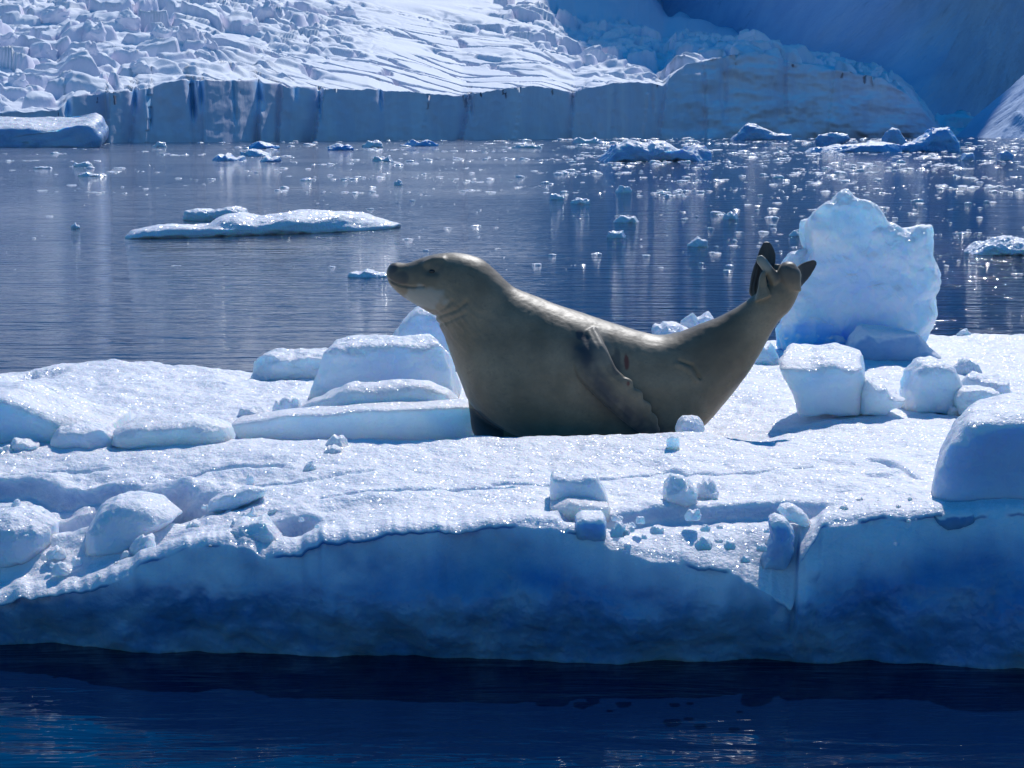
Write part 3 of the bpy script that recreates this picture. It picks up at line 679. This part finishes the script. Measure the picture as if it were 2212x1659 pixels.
def crumbs():
    """loose snow grains along the broken lip: past counting"""
    rng = random.Random(5); V = []; Q = []; nv = 0
    o = [(math.cos(t) * .5, math.sin(t) * .5) for t in np.linspace(0, 2 * math.pi, 8, endpoint=False)]
    base = [solid(o, -.5, 1.0, k=2.2, n=8, m=6, seed=s, cuts=2, amp=1.6) for s in range(6)]
    def put(p, r):
        nonlocal nv
        v, q = base[rng.randrange(6)]
        c, s = math.cos(rng.uniform(0, 6.3)), 0; s = math.sqrt(max(0, 1 - c * c))
        R = np.array([[c, -s, 0], [s, c, 0], [0, 0, 1]])
        V.append((v @ R.T) * r * np.array([1, 1, rng.uniform(.5, .9)]) + p); Q.append(q + nv); nv += len(v)
    dg = bpy.context.evaluated_depsgraph_get(); dg.update()
    bv = BVHTree.FromObject(FLOE, dg)
    lines = [((0, 1262), (330, 1185), 300, 26), ((330, 1185), (520, 1150), 160, 14), ((540, 1205), (690, 1155), 160, 12), ((1320, 1140), (1600, 1190), 420, 26), ((1600, 1195), (1725, 1300), 220, 14), ((1580, 1085), (2000, 1108), 260, 18), ((560, 1120), (640, 1105), 40, 12), ((1480, 1110), (1680, 1140), 200, 22), ((1100, 1125), (1320, 1150), 120, 12), ((380, 1150), (560, 1120), 120, 14), ((1690, 1170), (1800, 1240), 60, 22)]
    for a, b, n, sp in lines:
        for i in range(n):
            t = rng.random()
            px = a[0] + (b[0] - a[0]) * t + rng.gauss(0, 10); py = a[1] + (b[1] - a[1]) * t + rng.gauss(0, sp)
            d = P(px, py, Y=1.0) - np.array([0, 0, H])
            hit = bv.ray_cast(Vector((0, 0, H)), Vector(d).normalized())
            if hit[0] is None or hit[0].z < .08 or hit[1].z < .45: continue
            r = .008 + .02 * rng.random() ** 3
            put(np.array(hit[0]), r)
    for i in range(500):
        px, py = rng.uniform(0, 2212), rng.uniform(800, 1120)
        d = P(px, py, Y=1.0) - np.array([0, 0, H])
        hit = bv.ray_cast(Vector((0, 0, H)), Vector(d).normalized())
        if hit[0] is None or hit[1].z < .3: continue
        put(np.array(hit[0]), .006 + .016 * rng.random() ** 4)
    me = mesh_np('snow_crumbs', np.concatenate(V), np.concatenate(Q))
    tag(link('snow_crumbs', me, M_BRASH_SNOW), 'loose grains of snow scattered along the broken lip of the floe', 'snow crumbs', kind='stuff')
M_BRASH_SNOW = ice_material('loose_snow', SNOW, SNOW, sss=0.02)
crumbs()

def seracs():
    dg = bpy.context.evaluated_depsgraph_get(); dg.update()
    bv = BVHTree.FromObject(GLACIER, dg)
    tall = [(536, 0, 588, 36, .9), (726, 10, 770, 36, .5), (160, 48, 222, 84, .6), (384, 50, 430, 82, .6), (280, 124, 326, 156, .6), (12, 156, 54, 184, .5), (318, 56, 366, 78, .5), (520, 44, 562, 74, .7), (184, 84, 212, 112, .9), (60, 96, 120, 126, .6), (246, 20, 300, 52, .6), (440, 84, 470, 106, .7), (90, 14, 150, 48, .6), (-10, 60, 44, 96, .6)]
    for i, (x0, y0, x1, y1, ex) in enumerate(tall):
        d = P((x0 + x1) / 2, y1, Y=1.0) - np.array([0, 0, H])
        hit = bv.ray_cast(Vector((0, 0, H)), Vector(d).normalized())
        if hit[0] is None: continue
        Y = hit[0].y; a = P(x0, y1, Y=Y); b = P(x1, y0, Y=Y); w, h = b[0] - a[0], b[2] - a[2]
        rng = random.Random(i); tip = rng.uniform(-.2, .2)
        ol = [((a[0] + b[0]) / 2 + (px + tip * w * pz / h), a[2] + pz - .15 * h) for px, pz in lump_outline(w, h * 1.15, 600 + i, .4, ex)]
        v, q = solid(ol, Y - .2 * w, w * .9, k=2.6, n=64, m=30, seed=600 + i, cuts=9, amp=.9, fine=1.5, relief=1.2)
        link('serac', mesh_np('serac', v, q), M_GLACIER, GLACIER)
seracs()

# ------------------------------------------------------------------ ice afloat
def wy(py): return float(P(1106, py, z=0.0)[1])
def berg(name, pts, wl, depth, label, cat, mat=None, **kw):
    Y = wy(wl); pts = [(x, y if y < wl else wl + 7) for x, y in pts]
    return block(name, pts, Y, depth, label, cat, mat or M_BERG, **kw)
berg('iceberg', [(-200, 330), (-200, 276), (0, 275), (120, 279), (165, 276), (185, 268), (200, 272), (209, 290), (217, 299), (213, 330)], 318, 9, 'long flat-topped iceberg at the left border before the glacier front', 'iceberg', n=300, m=80, k=7, cuts=0, seed=61, amp=.35, fine=2.5, back=(-.4, 1.75, 1, 1.0))
berg('iceberg', [(1262, 360), (1268, 335), (1290, 320), (1325, 312), (1370, 306), (1395, 312), (1410, 305), (1440, 303), (1462, 320), (1490, 330), (1505, 318), (1530, 315), (1542, 335), (1536, 360)], 349, 3.5, 'low rugged iceberg with a bright peaked middle, floating in mid-distance', 'iceberg', n=260, m=90, k=3, cuts=5, seed=62, amp=1.2)
berg('iceberg', [(1563, 310), (1575, 292), (1600, 285), (1612, 263), (1622, 262), (1650, 275), (1680, 287), (1712, 292), (1718, 310)], 303, 5, 'pointed pale iceberg right below the dark glacier cliff', 'iceberg', n=200, m=70, k=2.6, cuts=3, seed=63)
berg('iceberg', [(1768, 325), (1766, 300), (1772, 290), (1805, 286), (1835, 292), (1840, 300), (1820, 316), (1800, 325)], 322, 2.6, 'rounded ice boulder riding on the left end of the blue berg group', 'iceberg', mat=M_BERG, n=160, m=60, k=2.6, cuts=2, seed=64)
berg('iceberg', [(1735, 335), (1760, 322), (1800, 316), (1840, 314), (1900, 305), (1960, 312), (1960, 335)], 329, 3.5, 'low bright blue ice foot beneath the rounded ice boulder', 'iceberg', mat=M_BERGBLUE, n=160, m=60, k=3, cuts=3, seed=65)
berg('iceberg', [(1908, 325), (1912, 290), (1930, 276), (1950, 278), (1962, 292), (1965, 325)], 320, 2.5, 'small upright ice lump in the middle of the blue berg group', 'iceberg', n=140, m=60, k=3, cuts=4, seed=66)
berg('iceberg', [(1930, 335), (1945, 315), (1990, 300), (2010, 290), (2015, 278), (2055, 276), (2075, 292), (2080, 335)], 328, 3.2, 'dark blue wedge-shaped iceberg at the right end of the berg group', 'iceberg', mat=M_BERGBLUE, n=220, m=80, k=4, cuts=2, seed=67)
berg('growler', [(2078, 350), (2085, 332), (2105, 330), (2110, 350)], 346, 1.2, 'left one of the two grey growlers right of the blue bergs', 'growler', seed=68, cuts=2)
berg('growler', [(2160, 350), (2163, 330), (2178, 325), (2192, 335), (2190, 350)], 346, 1.2, 'rounder grey growler, right one of the two beyond the blue bergs', 'growler', seed=69, cuts=2)
block('ice_floe', [(243, 522), (262, 503), (300, 495), (335, 490), (372, 500), (430, 492), (468, 470), (500, 465), (540, 473), (580, 467), (640, 458), (700, 462), (770, 463), (820, 478), (860, 490), (850, 504), (700, 510), (560, 519), (420, 527), (300, 530)], wy(512), 2.2, 'long low white floe with wavy outline floating left of the seal\'s head', 'ice floe', M_BRASH, n=320, m=90, k=2.6, cuts=0, seed=70, amp=.55, fine=1.6, skew=(243, wy(520), 860, wy(497)))
block('ice_floe', [(388, 478), (392, 458), (420, 452), (450, 456), (500, 448), (525, 455), (532, 470), (528, 486), (400, 488)], wy(477), 1.0, 'small lumpy floe just behind the long low white floe', 'ice floe', M_BRASH, n=140, m=50, k=2.6, cuts=0, seed=71, fine=2)
block('growler', [(2104, 560), (2108, 540), (2130, 528), (2150, 530), (2170, 517), (2200, 515), (2260, 530), (2262, 560)], wy(552), 1.1, 'lumpy white growler cut by the right border beyond the tall block', 'growler', M_BRASH, n=180, m=60, k=2.6, cuts=3, seed=72, fine=2.5)
GR = [((1488, 512, 1532, 533), 'rounded little growler above the seal\'s lower back'), ((1310, 497, 1352, 514), 'flat little growler above the seal\'s shoulder'), ((1328, 464, 1385, 481), 'peaked little growler with a flat tail, beyond the seal\'s shoulder'), ((1184, 420, 1218, 431), 'small growler far beyond the seal\'s back, left of the peaked one'), ((1563, 460, 1602, 474), 'small growler on the dark water left of the tall block'), ((738, 588, 842, 600), 'flat glittering sheet of ice at the seal\'s nose'), ((1232, 430, 1275, 440), 'thin flat ice piece right of the small far growler'), ((1325, 402, 1365, 416), 'low growler on the far side of the flat one, mid-water'), ((152, 481, 170, 494), 'glassy ice crystal glinting alone on the left water'), ((850, 388, 870, 400), 'bright tilted ice chip beyond the long white floe'), ((1707, 500, 1740, 510), 'small bright ice chip left of the tall block')]
for i, (b, lab) in enumerate(GR):
    lump('growler', b, lab, 'growler', mat=M_BRASH, water=True, seed=80 + i, sharp=.35, fine=2.2, k=2.6)
FAR = [((450, 334, 522, 348), 'low flat ice cake, nearest of the little pack before the left glacier front', 30), ((512, 320, 578, 338), 'tallest lump of the little ice pack before the left glacier front', 30), ((555, 338, 606, 350), 'right end lump of the little ice pack before the left glacier front', 20), ((530, 308, 600, 322), 'blue tilted floe close under the glacier front', 30), ((700, 309, 762, 325), 'pointed blue floe under the middle of the glacier front', 20), ((778, 307, 828, 319), 'small white floe right of the pointed blue one', 20), ((865, 304, 945, 316), 'flat blue floe under the middle of the glacier front', 20), ((1236, 297, 1312, 309), 'flat pale floe under the right part of the glacier front', 20), ((800, 338, 850, 349), 'white hump of brash ice left of mid-water', 10), ((150, 350, 200, 360), 'low white ice hump near the left border', 10), ((160, 374, 230, 381), 'flat lumpy ice cake near the left border', 6), ((325, 308, 362, 318), 'tiny white floe against the dark left cliff', 10), ((1100, 312, 1180, 320), 'flat pale cake of ice left of the rugged iceberg', 8), ((60, 358, 110, 364), 'low ice cake nearest the left border', 6)]
for i, (b, lab, d) in enumerate(FAR):
    lump('ice_cake', b, lab, 'ice cake', mat=M_BERGBLUE if i in (3, 4, 6) else M_BERG if i < 3 else M_DRIFT, water=True, seed=100 + i, sharp=.45, depth=d * .12, k=2.4, fine=2.0)

def brash():
    rng = random.Random(21)
    var = []
    for s in range(14):
        v, q = solid(lump_outline(1.0, .07 + .025 * (s % 5), 200 + s, .5), -.35, .7, k=2.4, n=22, m=14, seed=300 + s, cuts=3, amp=1.4, fine=2)
        var.append((v, q))
    tiny = [solid(lump_outline(1.0, .07 + .025 * (s % 5), 200 + s, .5), -.35, .7, k=2.4, n=10, m=6, seed=300 + s, cuts=3, amp=1.4, fine=2) for s in range(14)]
    meshes = [mesh_np('brash_ice', v, q, smooth=True) for v, q in var]
    for m in meshes: m.materials.append(M_DRIFT)
    items = []
    while len(items) < 6200:                         # drifts: long thin trains of bits, thicker to the right and under the glacier
        cx = rng.uniform(-60, 2280); cy = 294 + (rng.random() ** 2.3) * 290
        d = .30 + .70 * min(1, max(0, (cx - 450) / 900))
        if cy > 400: d *= .45 + .55 * (cx > 1450)
        if rng.random() > d: continue
        for j in range(rng.choice((1, 1, 2, 5, 9, 14)) if cy < 420 else rng.choice((1, 1, 1, 2, 4))):
            px = cx + rng.gauss(0, 34); py = cy + rng.gauss(0, .012 * (cy - 284) + .6)
            if py < 292: continue
            w = 4.0 + 30 * rng.random() ** 4.0
            items.append((px, py, w, rng.randrange(14), rng.uniform(0, 6.3), rng.uniform(.5, 1.3)))
    items.sort(key=lambda t: -t[2])
    V = []; Q = []; nv = 0
    for i, (px, py, w, k, rz, fl) in enumerate(items):
        p = P(px, py, z=0.0); wm = w * K * p[1]
        if p[1] > 2500 or p[1] > -H / float(slope_of(float(interp(px, BASE_Y)))) - 6: continue
        if i < 300:
            o = link('brash_ice', meshes[k]); o.location = (p[0], p[1], -.06 * wm * fl); o.rotation_euler = (0, 0, rz); o.scale = (wm, wm, wm * fl)
            tag(o, 'small glinting piece of brash ice drifting on the open water', 'brash ice', 'pieces of brash ice drifting on the water')
        else:
            v, q = tiny[k]; c, s = math.cos(rz), math.sin(rz)
            R = np.array([[c, -s, 0], [s, c, 0], [0, 0, fl]])
            V.append((v @ R.T) * wm + np.array([p[0], p[1], -.06 * wm * fl])); Q.append(q + nv); nv += len(v)
    me = mesh_np('brash_ice_field', np.concatenate(V), np.concatenate(Q))
    tag(link('brash_ice_field', me, M_DRIFT), 'countless tiny bits of brash ice strewn over the far water', 'brash ice', kind='stuff')
brash()

# ------------------------------------------------------------------ the seal
SY = 9.05
def z1(x, y): return (780.4 + x * .32762, 490.6 + y * .32762)
def z2(x, y): return (1393.7 + x * .36996, 473.8 + y * .36996)
def wpt(q, Y=SY): p = P(q[0], q[1], Y=Y); return np.array([p[0], p[2]])
SECT = [  # top, bottom, width/height
    (z1(164, 300), z1(168, 318), 1.2), (z1(183, 252), z1(176, 355), 1.0), (z1(222, 233), z1(208, 402), .98), (z1(300, 236), z1(268, 452), .92), (z1(370, 212), z1(345, 503), .88), (z1(450, 185), z1(418, 545), .86),
    (z1(560, 168), z1(478, 582), .84), (z1(690, 178), z1(510, 640), .82), (z1(800, 216), z1(545, 712), .80), (z1(900, 300), z1(578, 800), .80), (z1(1000, 393), z1(612, 905), .80), (z1(1130, 448), z1(656, 1015), .82),
    (z1(1280, 508), z1(720, 1160), .82), (z1(1420, 553), z1(850, 1280), .84), (z1(1560, 601), z1(1080, 1390), .86), (z1(1700, 645), z1(1400, 1440), .86), (z1(1850, 690), z1(1740, 1440), .86), (z1(1965, 712), z1(1990, 1430), .84),
    (z1(2098, 694), z1(2235, 1320), .82), (z1(2240, 638), z1(2369, 1182), .80), (z1(2380, 581), z1(2504, 1021), .76), (z1(2482, 525), z1(2617, 852), .74), (z1(2572, 462), z1(2690, 717), .74), (z1(2651, 400), z1(2752, 622), .74),
    (z1(2715, 340), z1(2828, 545), .74), (z1(2775, 292), z1(2873, 455), .72), (z1(2815, 268), z1(2885, 390), .66), (z1(2850, 275), z1(2880, 330), .5)]
def catmull(a, n):
    a = np.asarray(a, float); m = len(a)
    seg = np.linalg.norm(np.diff(a[:, :4], axis=0), axis=1) ** .5 + 1e-3
    s = np.concatenate([[0], np.cumsum(seg)])
    t = np.linspace(0, s[-1], n); i = np.clip(np.searchsorted(s, t, 'right') - 1, 0, m - 2)
    u = ((t - s[i]) / (s[i + 1] - s[i]))[:, None]
    d = np.zeros_like(a)
    d[1:-1] = (a[2:] - a[:-2]) / (s[2:] - s[:-2])[:, None]; d[0] = (a[1] - a[0]) / seg[0]; d[-1] = (a[-1] - a[-2]) / seg[-1]
    h = (s[i + 1] - s[i])[:, None]
    return ((2 * u**3 - 3 * u**2 + 1) * a[i] + (u**3 - 2 * u**2 + u) * h * d[i] + (-2 * u**3 + 3 * u**2) * a[i + 1] + (u**3 - u**2) * h * d[i + 1])
def closed_loft(rings):
    """rings (r, n, 3) to a closed mesh"""
    r, n, _ = rings.shape
    v = np.concatenate([rings.reshape(-1, 3), rings[0].mean(0)[None], rings[-1].mean(0)[None]])
    q = grid_quads(r, n, True); j = np.arange(n); j2 = (j + 1) % n
    t1 = np.stack([np.full(n, r * n), j2, j], -1); t2 = np.stack([np.full(n, r * n + 1), (r - 1) * n + j, (r - 1) * n + j2], -1)
    return v, q, np.concatenate([t1, t2])
def seal():
    S = []
    for T, B, w in SECT:
        a, b = wpt(T), wpt(B); S.append([*a, *b, w * np.hypot(*(a - b)) / 2])
    C = catmull(S, 200)
    th = np.linspace(0, 2 * math.pi, 72, endpoint=False)
    T, B = C[:, :2], C[:, 2:4]; c = (T + B) / 2; e = (T - B) / 2; w = np.maximum(C[:, 4], .004)
    cs, sn = np.cos(th), np.sin(th)
    g = np.sign(sn) * np.abs(sn) ** .92
    low = 1 + .12 * np.clip(-cs, 0, 1)
    ring = np.zeros((200, 72, 3))
    ring[:, :, 0] = c[:, None, 0] + e[:, None, 0] * cs; ring[:, :, 2] = c[:, None, 1] + e[:, None, 1] * cs
    ring[:, :, 1] = SY + w[:, None] * (g * low)[None, :]
    parts = [closed_loft(ring)]
    bv = BVHTree.FromPolygons([tuple(p) for p in parts[0][0]], [tuple(q) for q in parts[0][1]])
    def surf(x, z):
        h = bv.ray_cast(Vector((x, 0, z)), Vector((0, 1, 0))); return h[0].y if h[0] else None
    def flip(secs, ys, th_, n=90, scallop=0.0, ridge=0.0, nd=5, cup=0.0):
        """secs: (lead, trail) px pairs along the flipper; ys: depth of each; th_: half thickness of each"""
        A = np.array([[*wpt(L, Y), *wpt(R, Y), Y, t] for (L, R), Y, t in zip(secs, ys, th_)])
        A = catmull(A, n); m = 40; a = np.linspace(0, 2 * math.pi, m, endpoint=False)
        rr = np.zeros((n, m, 3)); f = np.linspace(0, 1, n)
        for i in range(n):
            L, R, Y, t = A[i, :2], A[i, 2:4], A[i, 4], A[i, 5]
            cen, half = (L + R) / 2, (R - L) / 2
            u = np.cos(a); v = np.sin(a)
            ext = np.where(u > 0, 1 + scallop * (np.abs(math.sin(math.pi * nd * max(0, f[i] - .35) / .65)) - .5) * (f[i] > .35), 1)
            uu = np.sign(u) * np.abs(u) ** .8
            rr[i, :, 0] = cen[0] + half[0] * uu * ext; rr[i, :, 2] = cen[1] + half[1] * uu * ext
            tt = t * (1 + ridge * np.cos(u * nd * 3.0))
            rr[i, :, 1] = Y + tt * np.sign(v) * np.abs(v) ** .8 + cup * (1 - u * u)
        return closed_loft(rr)
    near = [(z1(1330, 740), z1(1540, 650)), (z1(1375, 860), z1(1610, 780)), (z1(1425, 985), z1(1680, 925)), (z1(1520, 1085), z1(1765, 1008)), (z1(1620, 1185), z1(1838, 1090)), (z1(1720, 1275), z1(1898, 1170)), (z1(1800, 1335), z1(1940, 1250)), (z1(1862, 1372), z1(1968, 1325)), (z1(1920, 1390), z1(1955, 1375))]
    ys = []
    for L, R in near:
        m = (wpt(L) + wpt(R)) / 2; y = surf(*m); ys.append(y)
    last = SY - .3
    for i, y in enumerate(ys):
        if y is None or (i and y > last + .06): y = last + .01
        ys[i] = y; last = y
    ys = [y + o for y, o in zip(ys, (.09, .02, -.01, -.035, -.05, -.06, -.065, -.065, -.06))]
    # pixels were measured at the body's plane: keep their place in the picture at the nearer depth
    parts.append(flip(near, ys, (.06, .055, .045, .036, .03, .026, .023, .02, .012), scallop=.24, ridge=.07))
    far = [(z1(700, 1090), z1(860, 1180)), (z1(706, 1160), z1(880, 1250)), (z1(716, 1240), z1(930, 1320)), (z1(728, 1320), z1(1010, 1375)), (z1(752, 1390), z1(1060, 1410)), (z1(770, 1420), z1(1060, 1430))]
    parts.append(flip(far, [SY + .03, SY + .01, SY - .02, SY - .05, SY - .08, SY - .1], (.06, .06, .05, .045, .035, .02)))
    A1 = [(z2(660, 520), z2(740, 470)), (z2(622, 460), z2(725, 420)), (z2(606, 430), z2(720, 380)), (z2(612, 370), z2(738, 325)), (z2(626, 300), z2(760, 258)), (z2(646, 240), z2(762, 205)), (z2(668, 178), z2(748, 160)), (z2(694, 132), z2(724, 130))]
    parts.append(flip(A1, [SY + .02] + [SY + .05] * 7, (.04, .04, .03, .024, .02, .018, .016, .012), cup=.02, ridge=.3))
    A2 = [(z2(730, 390), z2(800, 330)), (z2(700, 320), z2(762, 300)), (z2(668, 275), z2(730, 262)), (z2(648, 240), z2(706, 230)), (z2(650, 214), z2(682, 208))]
    parts.append(flip(A2, [SY - .01, SY - .02, SY - .02, SY - .015, SY - .01], (.05, .03, .024, .02, .014)))
    A3 = [(z2(640, 480), z2(730, 440)), (z2(658, 400), z2(712, 390)), (z2(666, 345), z2(704, 340)), (z2(680, 306), z2(696, 305))]
    parts.append(flip(A3, [SY - .05] * 4, (.05, .028, .02, .012)))
    Bf = [(z2(860, 420), z2(850, 330)), (z2(905, 400), z2(880, 285)), (z2(930, 375), z2(910, 258)), (z2(962, 335), z2(945, 243)), (z2(990, 290), z2(982, 236)), (z2(1006, 262), z2(1002, 244))]
    parts.append(flip(Bf, [SY + .03, SY + .05, SY + .07, SY + .08, SY + .08, SY + .08], (.05, .032, .024, .02, .016, .012), cup=.015))
    C1 = [(z2(800, 400), z2(910, 420)), (z2(770, 330), z2(908, 370)), (z2(782, 280), z2(908, 310)), (z2(800, 255), z2(880, 268)), (z2(830, 246), z2(860, 250))]
    parts.append(flip(C1, [SY - .01, SY - .02, SY - .02, SY - .01, SY - .01], (.06, .06, .055, .04, .02)))
    D1 = [(z2(760, 330), z2(800, 320)), (z2(752, 290), z2(790, 285)), (z2(756, 262), z2(784, 260))]
    parts.append(flip(D1, [SY + .02] * 3, (.03, .025, .014)))
    V = []; Q = []; Tt = []; nv = 0
    for v, q, t in parts:
        V.append(v); Q.append(q + nv); Tt.append(t + nv); nv += len(v)
    tmp = link('seal_skin', mesh_np('seal_skin', np.concatenate(V), np.concatenate(Q), np.concatenate(Tt)))
    r = tmp.modifiers.new('r', 'REMESH'); r.mode = 'VOXEL'; r.voxel_size = .0062; r.use_smooth_shade = True
    s = tmp.modifiers.new('s', 'SMOOTH'); s.factor = .5; s.iterations = 5
    dg = bpy.context.evaluated_depsgraph_get(); dg.update()
    me = bpy.data.meshes.new_from_object(tmp.evaluated_get(dg)); me.name = 'body'
    bpy.data.objects.remove(tmp)
    n = len(me.vertices); co = np.empty(n * 3, np.float32); me.vertices.foreach_get('co', co); co = co.reshape(-1, 3).astype(float)
    no = np.empty(n * 3, np.float32); me.vertices.foreach_get('normal', no); no = no.reshape(-1, 3).astype(float)
    x, y, z = co.T
    qx, qy = px_of(x, np.full(n, SY), z)             # the side view of the skin, for creases and markings
    def near_line(pts, w): return np.exp(-(seg_near(qx, qy, [z1(*p) for p in pts]) / w) ** 2)
    def spot(c, rx, ry, f=z1, s=0):
        cx, cy = f(*c); k = .33
        d = np.hypot((qx - cx) / (rx * k), (qy - cy) / (ry * k)); return sstep(1.25, .75, d + .5 * perlin(co * 22 + s, 7))
    mouth = near_line([(178, 340), (215, 362), (265, 378), (340, 384), (420, 378)], 2.2)
    disp = -.008 * mouth
    disp -= .010 * near_line([(465, 600), (540, 560), (640, 520), (700, 470)], 4) + .007 * near_line([(500, 640), (600, 590), (690, 545)], 4) + .006 * near_line([(480, 560), (560, 510), (600, 470)], 4)
    disp += .010 * near_line([(430, 232), (480, 208), (540, 206)], 6) - .012 * near_line([(445, 275), (500, 280)], 8)
    disp -= .012 * near_line([(2080, 850), (2160, 880), (2205, 960)], 3.5) * (y < SY)       # skin fold at the hip
    disp += .008 * near_line([(2060, 870), (2130, 900), (2180, 970)], 5) * (y < SY)
    disp += .0025 * fbm(co * 9, 3, 131) + .0005 * fbm(co * 40, 2, 132)
    neck = np.exp(-(((qx - z1(640, 600)[0]) / 60) ** 2 + ((qy - z1(640, 600)[1]) / 60) ** 2))
    disp += neck * .005 * fbm(np.stack([(x + z) * 26, (x - z) * 9, y * 8], -1), 3, 133)
    co = co + no * disp[:, None]
    me.vertices.foreach_set('co', co.astype(np.float32).ravel()); me.update()
    # markings and painted shade: dark = black skin, dark spots and the far flipper's shade, wound = raw red brown, pale = worn cream fur
    dark = np.clip(mouth * .25, 0, 1); nearside = y < SY - .05
    dark = np.maximum(dark, .25 * spot((485, 280), 60, 36, s=2))
    flp = near_line([(1450, 760), (1560, 1000), (1760, 1200), (1900, 1340)], 27) * nearside
    dark = np.maximum(dark, flp * .95 * np.clip(.85 + .5 * fbm(co * 14, 3, 140), 0, 1))
    dark = np.maximum(dark, .75 * spot((205, 262), 45, 40)); dark = np.maximum(dark, .55 * spot((250, 330), 70, 42))
    nearside = y < SY - .05
    dark = np.maximum(dark, .9 * (spot((1435, 680), 34, 24, s=3) + spot((1462, 700), 26, 20, s=4)) * nearside)
    dark = np.maximum(dark, .55 * spot((1660, 860), 40, 75, s=5) * nearside)
    wound = (spot((1728, 848), 14, 52, s=6) + spot((1732, 970), 9, 16, s=8)) * nearside
    bx, by = (qx - 1393.7) / .36996, (qy - 473.8) / .36996
    flA = sstep(.0, .04, y - SY) * sstep(500, 400, by + 40 * fbm(co * 16, 2, 151)) * (bx > 590) * (bx < 790)
    flB = sstep(.0, .05, y - SY) * sstep(870, 930, bx + 25 * fbm(co * 16, 2, 152)) * (by < 430)
    dark = np.maximum(dark, .92 * np.maximum(flA, flB)); dark = np.maximum(dark, .5 * spot((835, 310), 110, 120, z2) * sstep(400, 330, by))
    fx = sstep(0, 25, (qx - z1(1330, 740)[0]) * .5)
    dark = np.maximum(dark, .85 * (qx < z1(980, 0)[0]) * (qy > z1(0, 1190)[1]) * (y > SY - .14) * (qx < z1(940, 0)[0]))  # shade on the far front flipper, painted in as a dark tone
    pale = np.maximum(.25 * spot((1550, 760), 90, 120, s=9) * nearside, .8 * spot((420, 450), 130, 80, s=10)); pale = np.maximum(pale, .7 * spot((690, 250), 60, 60, z2, 11) * (y < SY + .015))
    bc = z1(2330, 760); brown = .75 * sstep(1.5, .1, np.hypot((qx - bc[0]) / 70, (qy - bc[1]) / 95) + .25 * fbm(co * 9, 3, 142))  # shade on the upper side of the rump, painted into the fur
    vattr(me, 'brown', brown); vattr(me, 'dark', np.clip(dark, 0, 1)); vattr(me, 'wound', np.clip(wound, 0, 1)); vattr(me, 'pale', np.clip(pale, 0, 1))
    m = N('seal_fur'); tc = m.n('ShaderNodeTexCoord').outputs['Object']
    n1 = m.noise(tc, 5.0, 5, 0.6); n2 = m.noise(m.map(tc, (14, 14, 22)), 1.6, 6, 0.7, 1.2); n3 = m.noise(m.map(tc, (60, 60, 60)), 1.0, 3, .6)
    base = m.mix(m.ramp(n1, .3, .7), (0.190, 0.136, 0.076), (0.300, 0.222, 0.132))
    base = m.mix(m.math('MULTIPLY', m.ramp(n2, .55, .75), .5), base, (0.065, 0.058, 0.045))
    base = m.mix(m.math('MULTIPLY', m.ramp(n3, .35, .65), .18), base, (0.12, 0.11, 0.09))
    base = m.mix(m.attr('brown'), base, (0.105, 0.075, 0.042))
    base = m.mix(m.attr('pale'), base, (0.33, 0.31, 0.25))
    base = m.mix(m.attr('dark'), base, (0.045, 0.043, 0.045))
    base = m.mix(m.attr('wound'), base, (0.16, 0.05, 0.03))
    m.set('Base Color', base); m.set('Roughness', 0.47); m.set('Specular IOR Level', 0.45)
    m.set('Sheen Weight', 0.30); m.set('Sheen Roughness', 0.35); m.set('Sheen Tint', (1.0, 0.93, 0.80, 1))
    fur = m.noise(m.map(tc, (60, 200, 260)), 1.0, 3, .6)
    m.set('Normal', m.bump(fur, .3, .003, m.bump(n2, .06, .003)))
    root = bpy.data.objects.new('seal', None); COL.objects.link(root); root.location = (0.35, SY, .475); root.empty_display_size = .2
    tag(root, 'grey-brown seal arched on the snow with head and hind flippers raised', 'seal')
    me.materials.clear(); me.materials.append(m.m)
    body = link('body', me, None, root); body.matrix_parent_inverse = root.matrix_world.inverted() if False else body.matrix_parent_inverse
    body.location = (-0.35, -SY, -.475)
    # eyes
    em = N('wet_black_eye'); en = em.noise(em.n('ShaderNodeTexCoord').outputs['Object'], 90, 2)
    em.set('Base Color', em.mix(en, (.006, .005, .005), (.02, .016, .014))); em.set('Roughness', .08)
    dg.update()
    bm_bv = BVHTree.FromPolygons([tuple(p) for p in co], [tuple(p.vertices) for p in me.polygons])
    ex, ez = wpt(z1(474, 282))
    for sgn in (-1, 1):
        h = bm_bv.ray_cast(Vector((ex, SY + sgn * 2, ez)), Vector((0, -sgn, 0)))
        if not h[0]: continue
        u = np.linspace(0, math.pi, 14); w_ = np.linspace(0, 2 * math.pi, 20, endpoint=False)
        vv = np.stack([np.outer(np.sin(u), np.cos(w_)) * .017, np.outer(np.sin(u), np.sin(w_)) * .012, np.outer(np.cos(u), np.ones(20)) * .011], -1).reshape(-1, 3)
        e_ = link('eye', mesh_np('eye', vv, grid_quads(14, 20, True)), em.m, root)
        e_.location = (ex - .35, h[0].y - sgn * -.004 * -1 - SY, ez - .475)
seal()
